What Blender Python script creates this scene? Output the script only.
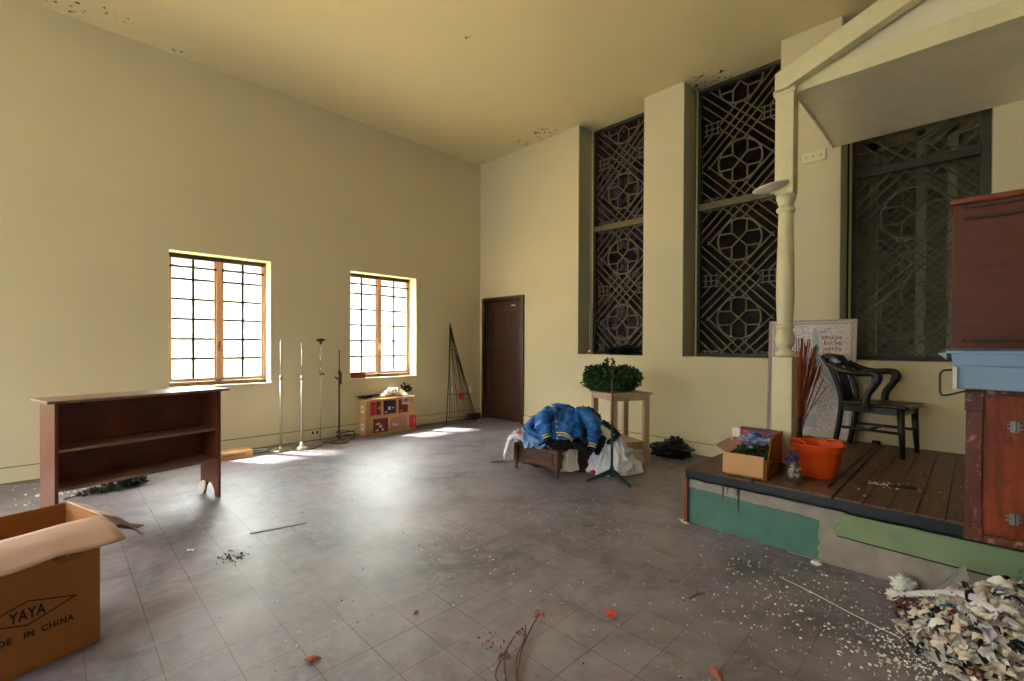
import bpy, math, random
from mathutils import Vector, Matrix, noise
random.seed(7)
SC = bpy.context.scene
COL = SC.collection
for o in list(bpy.data.objects):
    bpy.data.objects.remove(o)

# ------------------------------------------------------------------ camera
cam = bpy.data.objects.new('camera', bpy.data.cameras.new('camera'))
COL.objects.link(cam)
R_ = Vector((0.70357218, 0.71060965, 0.00448536))
U_ = Vector((-0.00837947, 0.00198473, 0.99996292))
F_ = Vector((-0.7105744, 0.70358367, -0.00735093))
mat = Matrix((R_, U_, -F_)).transposed().to_4x4()
mat.translation = Vector((6.396, -5.508, 1.33))
cam.matrix_world = mat
cam.data.sensor_width = 36
cam.data.lens = 460.61 * 36 / 1024
cam.data.shift_y = 7.29 / 1024
cam.data.clip_start = 0.05
SC.camera = cam

# ------------------------------------------------------------------ world, sun, exposure
w = bpy.data.worlds.new('daylight'); SC.world = w; w.use_nodes = True
bg = w.node_tree.nodes['Background']
# bright hazy sky, dimmer towards the horizon
_nt = w.node_tree
_tc = _nt.nodes.new('ShaderNodeTexCoord'); _sx = _nt.nodes.new('ShaderNodeSeparateXYZ'); _mr = _nt.nodes.new('ShaderNodeMapRange')
_nt.links.new(_tc.outputs['Generated'], _sx.inputs[0]); _nt.links.new(_sx.outputs[2], _mr.inputs[0])
_mr.interpolation_type = 'SMOOTHSTEP'
_mr.inputs[1].default_value = 0.10; _mr.inputs[2].default_value = 0.50; _mr.inputs[3].default_value = 1.9; _mr.inputs[4].default_value = 38.0
_nt.links.new(_mr.outputs[0], bg.inputs[1])
bg.inputs[0].default_value = (0.84, 0.93, 1.0, 1)
SC.view_settings.view_transform = 'Standard'
SC.view_settings.look = 'None'
SC.view_settings.gamma = 1.0
SC.view_settings.use_curve_mapping = False
SC.view_settings.exposure = 0.0
sun = bpy.data.objects.new('sun', bpy.data.lights.new('sun', 'SUN'))
COL.objects.link(sun)
sun.data.energy = 75.0
sun.data.angle = math.radians(2.5)
sun.data.color = (1.0, 0.93, 0.80)
sun.location = (-6, -6, 9)
sun.rotation_euler = Vector((1.0, 0.62, -1.95)).to_track_quat('-Z', 'Y').to_euler()

PI = math.pi
CEIL = 4.58

# ------------------------------------------------------------------ materials
def srgb(r, g, b):
    def f(c):
        c /= 255.0
        return c / 12.92 if c <= 0.04045 else ((c + 0.055) / 1.055) ** 2.4
    return (f(r), f(g), f(b), 1)

MATS = {}
def base_mat(name):
    m = bpy.data.materials.new(name); m.use_nodes = True
    nt = m.node_tree
    b = nt.nodes['Principled BSDF']
    MATS[name] = m
    return m, nt, b

def N(nt, t, **kw):
    n = nt.nodes.new(t)
    for k, v in kw.items():
        if k.startswith('i_'):
            n.inputs[int(k[2:])].default_value = v
        else:
            setattr(n, k, v)
    return n

def ramp(nt, src, stops):
    r = nt.nodes.new('ShaderNodeValToRGB')
    cr = r.color_ramp
    while len(cr.elements) < len(stops):
        cr.elements.new(0.5)
    for e, (p, c) in zip(cr.elements, stops):
        e.position = p; e.color = c
    nt.links.new(src, r.inputs[0])
    return r.outputs[0]

def mixc(nt, fac, a, b, mode='MIX'):
    m = nt.nodes.new('ShaderNodeMix'); m.data_type = 'RGBA'; m.blend_type = mode
    L = nt.links
    if hasattr(fac, 'default_value') or hasattr(fac, 'is_linked'): L.new(fac, m.inputs[0])
    else: m.inputs[0].default_value = fac
    for s, i in ((a, 6), (b, 7)):
        if isinstance(s, tuple): m.inputs[i].default_value = s
        else: L.new(s, m.inputs[i])
    return m.outputs[2]

def coord(nt, scale=(1, 1, 1), rot=(0, 0, 0), loc=(0, 0, 0)):
    tc = nt.nodes.new('ShaderNodeTexCoord'); mp = nt.nodes.new('ShaderNodeMapping')
    mp.inputs['Scale'].default_value = scale
    mp.inputs['Rotation'].default_value = rot
    mp.inputs['Location'].default_value = loc
    nt.links.new(tc.outputs['Object'], mp.inputs[0])
    return mp.outputs[0]

def noise_n(nt, vec, scale, detail=6, rough=0.6, dist=0.0):
    n = nt.nodes.new('ShaderNodeTexNoise')
    n.inputs['Scale'].default_value = scale; n.inputs['Detail'].default_value = detail
    n.inputs['Roughness'].default_value = rough; n.inputs['Distortion'].default_value = dist
    nt.links.new(vec, n.inputs['Vector'])
    return n.outputs[0]

def bump(nt, b, h, strength=0.3, dist=0.01):
    n = nt.nodes.new('ShaderNodeBump')
    n.inputs['Strength'].default_value = strength; n.inputs['Distance'].default_value = dist
    nt.links.new(h, n.inputs['Height']); nt.links.new(n.outputs[0], b.inputs['Normal'])

def simple(name, c, rough=0.6, metal=0.0, var=0.12, scale=8.0, bmp=0.0, spec=0.5, bscale=None):
    """a plain colour with a little mottling of its own"""
    m, nt, b = base_mat(name)
    v = coord(nt)
    n = noise_n(nt, v, scale)
    lo = tuple(x * (1 - var) for x in c[:3]) + (1,); hi = tuple(min(1, x * (1 + var)) for x in c[:3]) + (1,)
    col = ramp(nt, n, [(0.3, lo), (0.7, hi)])
    nt.links.new(col, b.inputs['Base Color'])
    b.inputs['Roughness'].default_value = rough; b.inputs['Metallic'].default_value = metal
    b.inputs['Specular IOR Level'].default_value = spec
    if bmp: bump(nt, b, noise_n(nt, v, bscale or scale * 4), bmp, 0.005)
    return m

def wood(name, dark, light, scale=(1, 12, 12), rough=0.45, spots=None, bmp=0.15, stretch=3.0):
    m, nt, b = base_mat(name)
    v = coord(nt, scale=scale)
    n = noise_n(nt, v, stretch, 8, 0.65, 0.6)
    col = ramp(nt, n, [(0.25, dark), (0.75, light)])
    if spots:
        v2 = coord(nt)
        n2 = noise_n(nt, v2, 18, 8, 0.75)
        f = ramp(nt, n2, [(0.55, (0, 0, 0, 1)), (0.64, (.9, .9, .9, 1))])
        col = mixc(nt, f, col, spots)
    nt.links.new(col, b.inputs['Base Color'])
    b.inputs['Roughness'].default_value = rough
    bump(nt, b, n, bmp, 0.004)
    return m

def wall_paint(name, c, peel=False):
    m, nt, b = base_mat(name)
    v = coord(nt)
    n = noise_n(nt, v, 0.7, 5, 0.55)
    col = ramp(nt, n, [(0.3, tuple(x * 0.93 for x in c[:3]) + (1,)), (0.7, c)])
    # scuffs and small nicks
    n2 = noise_n(nt, v, 9, 8, 0.75)
    f = ramp(nt, n2, [(0.72, (0, 0, 0, 1)), (0.78, (.5, .5, .5, 1))])
    col = mixc(nt, f, col, srgb(150, 138, 110))
    if peel:
        # peeling plaster patches at known places of the ceiling edge
        tc = nt.nodes.new('ShaderNodeTexCoord')
        tot = None
        for (x, y, r) in ((1.70, -0.14, 0.20), (1.25, -0.16, 0.12), (0.22, -5.45, 0.16), (0.38, -5.05, 0.13), (0.1, -4.5, 0.10), (4.05, 0.22, 0.25), (0.12, -0.1, 0.12), (2.55, -2.41, 0.05)):
            d = N(nt, 'ShaderNodeVectorMath', operation='DISTANCE'); d.inputs[1].default_value = (x, y, CEIL)
            nt.links.new(tc.outputs['Object'], d.inputs[0])
            q = N(nt, 'ShaderNodeMath', operation='LESS_THAN'); q.inputs[1].default_value = r
            nt.links.new(d.outputs['Value'], q.inputs[0])
            if tot is None: tot = q.outputs[0]
            else:
                a = N(nt, 'ShaderNodeMath', operation='MAXIMUM'); nt.links.new(tot, a.inputs[0]); nt.links.new(q.outputs[0], a.inputs[1]); tot = a.outputs[0]
        n3 = noise_n(nt, v, 14, 6, 0.6)
        f3 = ramp(nt, n3, [(0.54, (0, 0, 0, 1)), (0.58, (1, 1, 1, 1))])
        mm = N(nt, 'ShaderNodeMath', operation='MULTIPLY'); nt.links.new(f3, mm.inputs[0]); nt.links.new(tot, mm.inputs[1])
        n4 = noise_n(nt, v, 22, 3, 0.5)
        pc = ramp(nt, n4, [(0.45, srgb(70, 45, 25)), (0.55, srgb(220, 210, 185))])
        col = mixc(nt, mm.outputs[0], col, pc)
    nt.links.new(col, b.inputs['Base Color'])
    b.inputs['Roughness'].default_value = 0.6
    b.inputs['Specular IOR Level'].default_value = 0.3
    bump(nt, b, n2, 0.08, 0.01)
    return m

WALL = wall_paint('cream_wall_paint', srgb(220, 208, 175))
CEILM = wall_paint('cream_ceiling_paint', srgb(224, 209, 166), peel=True)
REVEAL = wall_paint('olive_reveal_paint', srgb(190, 188, 166))

def floor_mat():
    m, nt, b = base_mat('grey_floor_tiles')
    P = 0.2245
    v = coord(nt, loc=(-4.096 + P * 20, 4.977 + P * 30, 0))
    br = nt.nodes.new('ShaderNodeTexBrick')
    br.offset = 0.0; br.squash = 1.0
    nt.links.new(v, br.inputs['Vector'])
    br.inputs['Scale'].default_value = 1.0
    br.inputs['Brick Width'].default_value = P; br.inputs['Row Height'].default_value = P
    br.inputs['Mortar Size'].default_value = 0.0022; br.inputs['Mortar Smooth'].default_value = 0.1
    br.inputs['Bias'].default_value = 0.0
    br.inputs['Color1'].default_value = srgb(86, 81, 92); br.inputs['Color2'].default_value = srgb(102, 97, 108)
    br.inputs['Mortar'].default_value = srgb(52, 48, 47)
    v2 = coord(nt)
    # pale dust in broad patches and streaks
    n1 = noise_n(nt, v2, 1.1, 10, 0.68, 0.4)
    d1 = ramp(nt, n1, [(0.38, (0, 0, 0, 1)), (0.68, (.75, .75, .75, 1))])
    col = mixc(nt, d1, br.outputs['Color'], srgb(176, 162, 176))
    n2 = noise_n(nt, v2, 6, 10, 0.75, 1.0)
    d2 = ramp(nt, n2, [(0.48, (0, 0, 0, 1)), (0.62, (.85, .85, .85, 1))])
    col = mixc(nt, d2, col, srgb(146, 139, 150))
    n5 = noise_n(nt, v2, 2.3, 8, 0.7, 0.5)
    d5 = ramp(nt, n5, [(0.5, (0, 0, 0, 1)), (0.75, (.75, .75, .75, 1))])
    col = mixc(nt, d5, col, srgb(58, 53, 52))
    # fine white specks of plaster dust
    vo = nt.nodes.new('ShaderNodeTexVoronoi'); vo.inputs['Scale'].default_value = 16
    nt.links.new(v2, vo.inputs['Vector'])
    sp = ramp(nt, vo.outputs['Distance'], [(0.045, (1, 1, 1, 1)), (0.075, (0, 0, 0, 1))])
    n3 = noise_n(nt, v2, 2.0, 2, 0.5)
    g3 = ramp(nt, n3, [(0.5, (0, 0, 0, 1)), (0.6, (1, 1, 1, 1))])
    mm = N(nt, 'ShaderNodeMath', operation='MULTIPLY'); nt.links.new(sp, mm.inputs[0]); nt.links.new(g3, mm.inputs[1])
    col = mixc(nt, mm.outputs[0], col, srgb(215, 210, 200))
    gl_ = noise_n(nt, v2, 1.7, 4, 0.6)
    gf = ramp(nt, gl_, [(0.35, (.12, .12, .12, 1)), (0.65, (.75, .75, .75, 1))])
    gm = N(nt, 'ShaderNodeMath', operation='MULTIPLY'); nt.links.new(gf, gm.inputs[0]); nt.links.new(br.outputs['Fac'], gm.inputs[1])
    col = mixc(nt, gm.outputs[0], col, srgb(44, 40, 42))
    nt.links.new(col, b.inputs['Base Color'])
    rr = ramp(nt, n2, [(0.3, (.40, .40, .40, 1)), (0.7, (.58, .58, .58, 1))])
    nt.links.new(rr, b.inputs['Roughness'])
    b.inputs['Specular IOR Level'].default_value = 1.0
    inv = N(nt, 'ShaderNodeMath', operation='SUBTRACT'); inv.inputs[0].default_value = 1
    nt.links.new(br.outputs['Fac'], inv.inputs[1])
    ad = N(nt, 'ShaderNodeMath', operation='MULTIPLY_ADD'); nt.links.new(n2, ad.inputs[0]); ad.inputs[1].default_value = 0.25
    nt.links.new(inv.outputs[0], ad.inputs[2])
    bump(nt, b, ad.outputs[0], 0.25, 0.003)
    return m
FLOOR = floor_mat()

BOOKW = wood('red_brown_shelf_wood', srgb(70, 30, 20), srgb(132, 68, 46), (2, 14, 2), 0.38)
BOOKTOP = wood('dusty_sheen_shelf_wood', srgb(104, 66, 56), srgb(158, 122, 112), (2, 8, 2), 0.30)  # paler for dust and for a sheen painted into the wood
DARKW = wood('dark_brown_door_wood', srgb(42, 22, 13), srgb(78, 44, 26), (10, 10, 1.2), 0.4)
BENCHW = wood('walnut_chest_wood', srgb(58, 36, 26), srgb(120, 84, 66), (2, 12, 14), 0.45)
TABLEW = wood('pale_pine_wood', srgb(176, 138, 108), srgb(216, 186, 158), (10, 10, 2), 0.55)
STAGEW = wood('worn_brown_stage_boards', srgb(66, 46, 38), srgb(128, 96, 82), (14, 1.5, 4), 0.5)
REDW = wood('red_varnished_plywood', srgb(66, 24, 12), srgb(166, 72, 36), (9, 9, 1.6), 0.33, stretch=2.6, spots=srgb(92, 40, 24))
REDSCR = wood('scratched_red_brown_wood', srgb(62, 26, 18), srgb(116, 58, 42), (9, 9, 1.5), 0.4, spots=srgb(178, 132, 112))
HUTCHW = wood('red_brown_panel_wood', srgb(76, 30, 17), srgb(100, 43, 26), (1.2, 8, 9), 0.55, bmp=0.06)
HUTCHTOP = wood('orange_brown_moulding', srgb(110, 48, 26), srgb(140, 66, 38), (1.2, 8, 9), 0.35)
CHAIRW = wood('black_chair_wood', srgb(14, 11, 11), srgb(34, 26, 24), (6, 6, 2), 0.3)
SASHW = wood('glow_lightened_window_wood', srgb(176, 134, 106), srgb(216, 178, 150), (10, 10, 2), 0.6)  # lightened so the wood colour itself holds the window glow
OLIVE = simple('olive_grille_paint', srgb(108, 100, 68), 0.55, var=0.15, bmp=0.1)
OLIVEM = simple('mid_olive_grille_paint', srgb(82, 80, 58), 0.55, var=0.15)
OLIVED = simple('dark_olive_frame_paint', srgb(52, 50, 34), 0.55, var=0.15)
LEAD = simple('dark_muntin_metal', srgb(52, 48, 46), 0.5, 0.3)
CREAMP = simple('cream_gloss_paint', srgb(226, 218, 180), 0.42, var=0.06, bmp=0.05)
SOFFIT = simple('bounce_lightened_board_paint', srgb(236, 228, 204), 0.26, var=0.08, scale=3)  # raised so the paint holds the light bounced off the floor
CHROME = simple('dull_chrome', srgb(190, 186, 176), 0.28, 0.9, var=0.08)
BRONZE = simple('dark_bronze_metal', srgb(88, 72, 56), 0.45, 0.7, var=0.2)
BLACK = simple('black_plastic', srgb(22, 20, 20), 0.4)
IRON = simple('dark_iron_wire', srgb(46, 44, 34), 0.5, 0.5)
GREENM = simple('dark_green_metal', srgb(38, 62, 58), 0.45, 0.2, var=0.2)
RUST = simple('rusty_rose_metal', srgb(120, 84, 68), 0.6, 0.2, var=0.2)
CARD = simple('brown_cardboard', srgb(170, 112, 62), 0.8, var=0.06, scale=3, bmp=0.1, bscale=60)
CARDIN = simple('pinkish_cardboard_liner', srgb(226, 190, 182), 0.8, var=0.05, scale=3, bmp=0.15, bscale=40)
CARDL = simple('tan_cardboard', srgb(204, 158, 112), 0.8, var=0.06, scale=4)
INK = simple('black_print', srgb(28, 18, 14), 0.7)
INKF = simple('faded_brown_print', srgb(104, 62, 36), 0.8)
LEAF = simple('dark_green_needles', srgb(48, 84, 44), 0.6, var=0.45, scale=20)
LEAFB = simple('blackish_green_needles', srgb(16, 26, 14), 0.6, var=0.4, scale=20)
WHITEC = simple('white_cloth', srgb(232, 234, 252), 0.85, var=0.05, bmp=0.15, bscale=120)
GREYC = simple('off_white_trouser_cloth', srgb(230, 228, 234), 0.85, var=0.06, bmp=0.1, bscale=100)
BLUEJ = simple('royal_blue_satin', srgb(28, 104, 190), 0.38, var=0.15, scale=14, bmp=0.6, bscale=26)
NAVY = simple('navy_knit', srgb(16, 22, 64), 0.8, var=0.2, bmp=0.2)
LBLUE = simple('light_blue_cloth', srgb(128, 168, 222), 0.8, var=0.08)
BLACKC = simple('black_cloth', srgb(16, 15, 18), 0.85, var=0.3)
GREENC = simple('dark_green_cloth', srgb(22, 38, 26), 0.85, var=0.3)
BEIGEC = simple('beige_cushion_cloth', srgb(202, 188, 158), 0.8, var=0.08)
GOLD = simple('pale_gold_trim', srgb(222, 208, 160), 0.5)
ORANGE = simple('orange_bucket_plastic', srgb(236, 84, 26), 0.32, var=0.05, scale=3)
TUB = simple('light_blue_tub_plastic', srgb(136, 168, 206), 0.35, var=0.05, scale=3)
TUBLID = simple('slate_blue_lid_plastic', srgb(70, 84, 104), 0.4, var=0.06, scale=3)
PINKF = simple('crimson_paper', srgb(190, 30, 62), 0.6)
PAPER = simple('white_paper', srgb(232, 230, 226), 0.75, var=0.04)
BRICK = simple('brick_red_paint', srgb(112, 42, 28), 0.7, var=0.2)
TRASH = simple('black_bin_bag_plastic', srgb(20, 20, 19), 0.22, var=0.2)
PLASTER = simple('plaster_flake', srgb(232, 230, 226), 0.8, var=0.08)
DIRT = simple('brown_dirt_crumbs', srgb(52, 44, 36), 0.9, var=0.3, scale=60)
REED = simple('rust_orange_dried_reed', srgb(150, 66, 30), 0.8, var=0.3, scale=20)
BLUEF = simple('blue_petals', srgb(104, 150, 222), 0.7, var=0.25, scale=30)
PALEF = simple('pale_lilac_petals', srgb(204, 208, 232), 0.7, var=0.1, scale=30)
SILVER = simple('silver_ball', srgb(206, 196, 186), 0.2, 0.8)
STEEL = simple('grey_hinge_steel', srgb(132, 138, 140), 0.4, 0.7)
BEADS = simple('white_beads', srgb(234, 226, 206), 0.5)
ALU = simple('grey_metal_strip', srgb(112, 110, 108), 0.5, 0.3)
TWIG = simple('brown_twig', srgb(110, 70, 58), 0.8, var=0.25, scale=30)
ORFL = simple('orange_petals', srgb(226, 92, 34), 0.6, var=0.2, scale=40)
HAIR = simple('auburn_fibre', srgb(108, 54, 40), 0.8, var=0.25, scale=40)
PURPLE = simple('purple_ribbon', srgb(78, 42, 150), 0.5)
TEALJ = simple('grey_blue_sash', srgb(118, 124, 134), 0.8)

def glass(name, col, trans=0.75, rough=0.1):
    m, nt, b = base_mat(name)
    out = nt.nodes['Material Output']; nt.nodes.remove(b)
    t = nt.nodes.new('ShaderNodeBsdfTransparent'); t.inputs[0].default_value = col
    g = nt.nodes.new('ShaderNodeBsdfTranslucent'); g.inputs[0].default_value = col
    gl = nt.nodes.new('ShaderNodeBsdfGlossy'); gl.inputs['Roughness'].default_value = rough
    v = coord(nt); n = noise_n(nt, v, 5, 5, 0.6)
    f = ramp(nt, n, [(0.3, (1 - trans, 1 - trans, 1 - trans, 1)), (0.7, ((1 - trans) * 1.5,) * 3 + (1,))])
    m1 = nt.nodes.new('ShaderNodeMixShader'); nt.links.new(f, m1.inputs[0])
    nt.links.new(t.outputs[0], m1.inputs[1]); nt.links.new(g.outputs[0], m1.inputs[2])
    m2 = nt.nodes.new('ShaderNodeMixShader'); m2.inputs[0].default_value = 0.05
    nt.links.new(m1.outputs[0], m2.inputs[1]); nt.links.new(gl.outputs[0], m2.inputs[2])
    nt.links.new(m2.outputs[0], out.inputs[0])
    return m
PANE = glass('hazy_window_pane', (0.96, 0.98, 0.95, 1), 0.86)
JAR = glass('clear_jar_glass', (0.9, 0.92, 0.92, 1), 0.85, 0.05)
CLEARP = glass('translucent_plastic_sheet', (0.95, 0.95, 0.97, 1), 0.35, 0.2)

def stained(name, tint, dark):
    m, nt, b = base_mat(name)
    v = coord(nt, scale=(1, 1, 1))
    vo = nt.nodes.new('ShaderNodeTexVoronoi'); vo.inputs['Scale'].default_value = 9; nt.links.new(v, vo.inputs['Vector'])
    h = nt.nodes.new('ShaderNodeSeparateColor'); nt.links.new(vo.outputs['Color'], h.inputs[0])
    col = ramp(nt, h.outputs[0], [(0.0, dark), (0.45, tint), (0.75, srgb(46, 20, 16)), (1.0, dark)])
    e = nt.nodes.new('ShaderNodeTexVoronoi'); e.feature = 'DISTANCE_TO_EDGE'; e.inputs['Scale'].default_value = 9; nt.links.new(v, e.inputs['Vector'])
    ef = ramp(nt, e.outputs['Distance'], [(0.03, (0, 0, 0, 1)), (0.05, (1, 1, 1, 1))])
    col = mixc(nt, ef, srgb(8, 7, 7), col)
    nt.links.new(col, b.inputs['Base Color'])
    b.inputs['Roughness'].default_value = 0.4; b.inputs['Specular IOR Level'].default_value = 0.08
    return m
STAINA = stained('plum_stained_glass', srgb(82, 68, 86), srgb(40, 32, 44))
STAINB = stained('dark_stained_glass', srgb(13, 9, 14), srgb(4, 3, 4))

# ------------------------------------------------------------------ mesh builder
class M:
    def __init__(s):
        s.v = []; s.f = []; s.mi = []; s.sm = []; s.cur = 0; s.smooth = False
    def add(s, vs, fs, T=None):
        o = len(s.v)
        for p in vs:
            p = Vector(p)
            s.v.append(T @ p if T else p)
        for f in fs:
            s.f.append([i + o for i in f]); s.mi.append(s.cur); s.sm.append(s.smooth)
        return s
    def box(s, a, b, T=None):
        x0, y0, z0 = a; x1, y1, z1 = b
        return s.add([(x0, y0, z0), (x1, y0, z0), (x1, y1, z0), (x0, y1, z0), (x0, y0, z1), (x1, y0, z1), (x1, y1, z1), (x0, y1, z1)],
              [(0, 3, 2, 1), (4, 5, 6, 7), (0, 1, 5, 4), (1, 2, 6, 5), (2, 3, 7, 6), (3, 0, 4, 7)], T)
    def prism(s, poly, y0, y1, T=None):
        """poly in x,z extruded along y"""
        n = len(poly)
        vs = [(x, y0, z) for x, z in poly] + [(x, y1, z) for x, z in poly]
        fs = [tuple(range(n)), tuple(range(2 * n - 1, n - 1, -1))]
        fs += [(i, i + n, (i + 1) % n + n, (i + 1) % n) for i in range(n)]
        return s.add(vs, fs, T)
    def bar(s, p, q, wd, th, up=(0, 0, 1)):
        p = Vector(p); q = Vector(q); d = (q - p)
        if d.length < 1e-6: return s
        d.normalize(); u = Vector(up); a = d.cross(u)
        if a.length < 1e-4: a = d.cross(Vector((1, 0, 0)))
        a.normalize(); c = a.cross(d).normalized()
        a *= wd / 2; c *= th / 2
        vs = [p - a - c, p + a - c, p + a + c, p - a + c, q - a - c, q + a - c, q + a + c, q - a + c]
        return s.add(vs, [(0, 3, 2, 1), (4, 5, 6, 7), (0, 1, 5, 4), (1, 2, 6, 5), (2, 3, 7, 6), (3, 0, 4, 7)])
    def tube(s, pts, rad, n=8, cap=True, closed=False, flat=1.0):
        pts = [Vector(p) for p in pts]
        k = len(pts)
        if not isinstance(rad, (list, tuple)): rad = [rad] * k
        sm = s.smooth; s.smooth = True
        vs = []; prev = None
        for i, p in enumerate(pts):
            if closed: t = pts[(i + 1) % k] - pts[i - 1]
            else: t = pts[min(i + 1, k - 1)] - pts[max(i - 1, 0)]
            if t.length < 1e-9: t = Vector((0, 0, 1))
            t.normalize()
            if prev is None:
                a = t.cross(Vector((0, 0, 1)))
                if a.length < 0.05: a = t.cross(Vector((1, 0, 0)))
            else:
                a = prev - t * prev.dot(t)
            a.normalize(); prev = a
            b = t.cross(a)
            for j in range(n):
                an = 2 * PI * j / n
                vs.append(p + a * math.cos(an) * rad[i] + b * math.sin(an) * rad[i] * flat)
        fs = []
        for i in range(k if closed else k - 1):
            i2 = (i + 1) % k
            for j in range(n):
                j2 = (j + 1) % n
                fs.append((i * n + j, i * n + j2, i2 * n + j2, i2 * n + j))
        if cap and not closed:
            fs.append(tuple(range(n - 1, -1, -1))); fs.append(tuple(range((k - 1) * n, k * n)))
        s.add(vs, fs); s.smooth = sm
        return s
    def lathe(s, prof, c=(0, 0, 0), n=24, T=None):
        sm = s.smooth; s.smooth = True
        vs = []; k = len(prof)
        for r, z in prof:
            for j in range(n):
                a = 2 * PI * j / n
                vs.append((c[0] + r * math.cos(a), c[1] + r * math.sin(a), c[2] + z))
        fs = []
        for i in range(k - 1):
            for j in range(n):
                j2 = (j + 1) % n
                fs.append((i * n + j, i * n + j2, (i + 1) * n + j2, (i + 1) * n + j))
        if prof[0][0] > 1e-5: fs.append(tuple(range(n - 1, -1, -1)))
        if prof[-1][0] > 1e-5: fs.append(tuple(range((k - 1) * n, k * n)))
        s.add(vs, fs, T); s.smooth = sm
        return s
    def grid(s, fn, nu, nv, closeu=False):
        sm = s.smooth; s.smooth = True
        vs = []
        for i in range(nu + (0 if closeu else 1)):
            for j in range(nv + 1):
                vs.append(fn(i / nu, j / nv))
        fs = []
        for i in range(nu):
            i2 = (i + 1) % nu if closeu else i + 1
            for j in range(nv):
                fs.append((i * (nv + 1) + j, i2 * (nv + 1) + j, i2 * (nv + 1) + j + 1, i * (nv + 1) + j + 1))
        s.add(vs, fs); s.smooth = sm
        return s
    def quad(s, a, b, c, d): return s.add([a, b, c, d], [(0, 1, 2, 3)])
    def build(s, name, mats, parent=None, bevel=0.0, solid=0.0, sub=0, loc=None, rotz=0.0, offset=0.0):
        me = bpy.data.meshes.new(name)
        me.from_pydata([tuple(p) for p in s.v], [], s.f)
        if not isinstance(mats, (list, tuple)): mats = [mats]
        for m in mats: me.materials.append(m)
        me.polygons.foreach_set('material_index', s.mi)
        me.polygons.foreach_set('use_smooth', s.sm)
        me.update()
        o = bpy.data.objects.new(name, me); COL.objects.link(o)
        if parent: o.parent = parent
        if loc: o.location = loc
        o.rotation_euler.z = rotz
        if solid:
            md = o.modifiers.new('solid', 'SOLIDIFY'); md.thickness = solid; md.offset = offset
        if bevel:
            md = o.modifiers.new('bevel', 'BEVEL'); md.width = bevel; md.segments = 2; md.limit_method = 'ANGLE'
            md.angle_limit = math.radians(50)
        if sub:
            md = o.modifiers.new('sub', 'SUBSURF'); md.levels = sub; md.render_levels = sub
        return o

def tag(o, label, cat, group=None, kind=None):
    o['label'] = label; o['category'] = cat
    if group: o['group'] = group
    if kind: o['kind'] = kind
    return o
def thing(name, label, cat, loc=(0, 0, 0), rotz=0.0, group=None):
    o = bpy.data.objects.new(name, None); COL.objects.link(o)
    o.location = loc; o.rotation_euler.z = rotz; o.empty_display_size = 0.1
    return tag(o, label, cat, group)
def struct(o, label=None, cat=None):
    o['kind'] = 'structure'
    if label: o['label'] = label
    if cat: o['category'] = cat
    return o
def dup(root, loc, rotz, label, group=None):
    r = root.copy(); COL.objects.link(r); r.location = loc; r.rotation_euler.z = rotz
    r['label'] = label
    if group: r['group'] = group
    for ch in list(root.children):
        c = ch.copy(); COL.objects.link(c); c.parent = r
        for g in ch.children:
            d = g.copy(); COL.objects.link(d); d.parent = c
    return r
def nz(p, sc=1.0, seed=0.0): return noise.noise(Vector(p) * sc + Vector((seed * 13.7, seed * 7.1, seed * 3.3)))
def ridge(p, sc, seed=0.0): return 1 - min(1, abs(nz(p, sc, seed)) * 2.6)

def wrinkle(mb, amp, sc, seed=0.0):
    for i, p in enumerate(mb.v):
        n_ = noise.noise_vector(p * sc + Vector((seed, seed * 2, 0))); n2_ = noise.noise_vector(p * sc * 2.3 + Vector((0, seed, 3)))
        mb.v[i] = p + n_ * amp + n2_ * amp * 0.5
    return mb

def text_mesh(txt, size, bold=0.0):
    cu = bpy.data.curves.new('txt', 'FONT'); cu.body = txt; cu.size = size; cu.align_x = 'CENTER'; cu.align_y = 'CENTER'
    cu.offset = bold; cu.extrude = 0.0006; cu.space_character = 1.15
    ob = bpy.data.objects.new('txt', cu); COL.objects.link(ob)
    bpy.context.view_layer.update()
    me = bpy.data.meshes.new_from_object(ob.evaluated_get(bpy.context.evaluated_depsgraph_get()))
    bpy.data.objects.remove(ob)
    return me

# ------------------------------------------------------------------ room shell
X1, Y0 = 10.4, -9.6            # far right wall, wall behind the camera
WT = 0.30                      # wall thickness

m = M(); m.box((-WT, Y0 - WT, -0.15), (X1 + WT, 0.42, 0)); struct(m.build('floor', FLOOR), 'dusty dark grey square tiled floor', 'floor')
m = M(); m.box((-WT, Y0 - WT, CEIL), (X1 + WT, 2.9, CEIL + 0.15)); struct(m.build('ceiling', CEILM), 'flat cream painted ceiling with peeling patches', 'ceiling')

def wall_holes(mk, u0, u1, z0, z1, holes):
    """mk(ua, ub, za, zb) adds one slab; holes = (ua, ub, za, zb) sorted by u"""
    u = u0
    for (a, b, c, d) in holes:
        if a > u: mk(u, a, z0, z1)
        if c > z0: mk(a, b, z0, c)
        if d < z1: mk(a, b, d, z1)
        u = b
    if u < u1: mk(u, u1, z0, z1)

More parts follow.
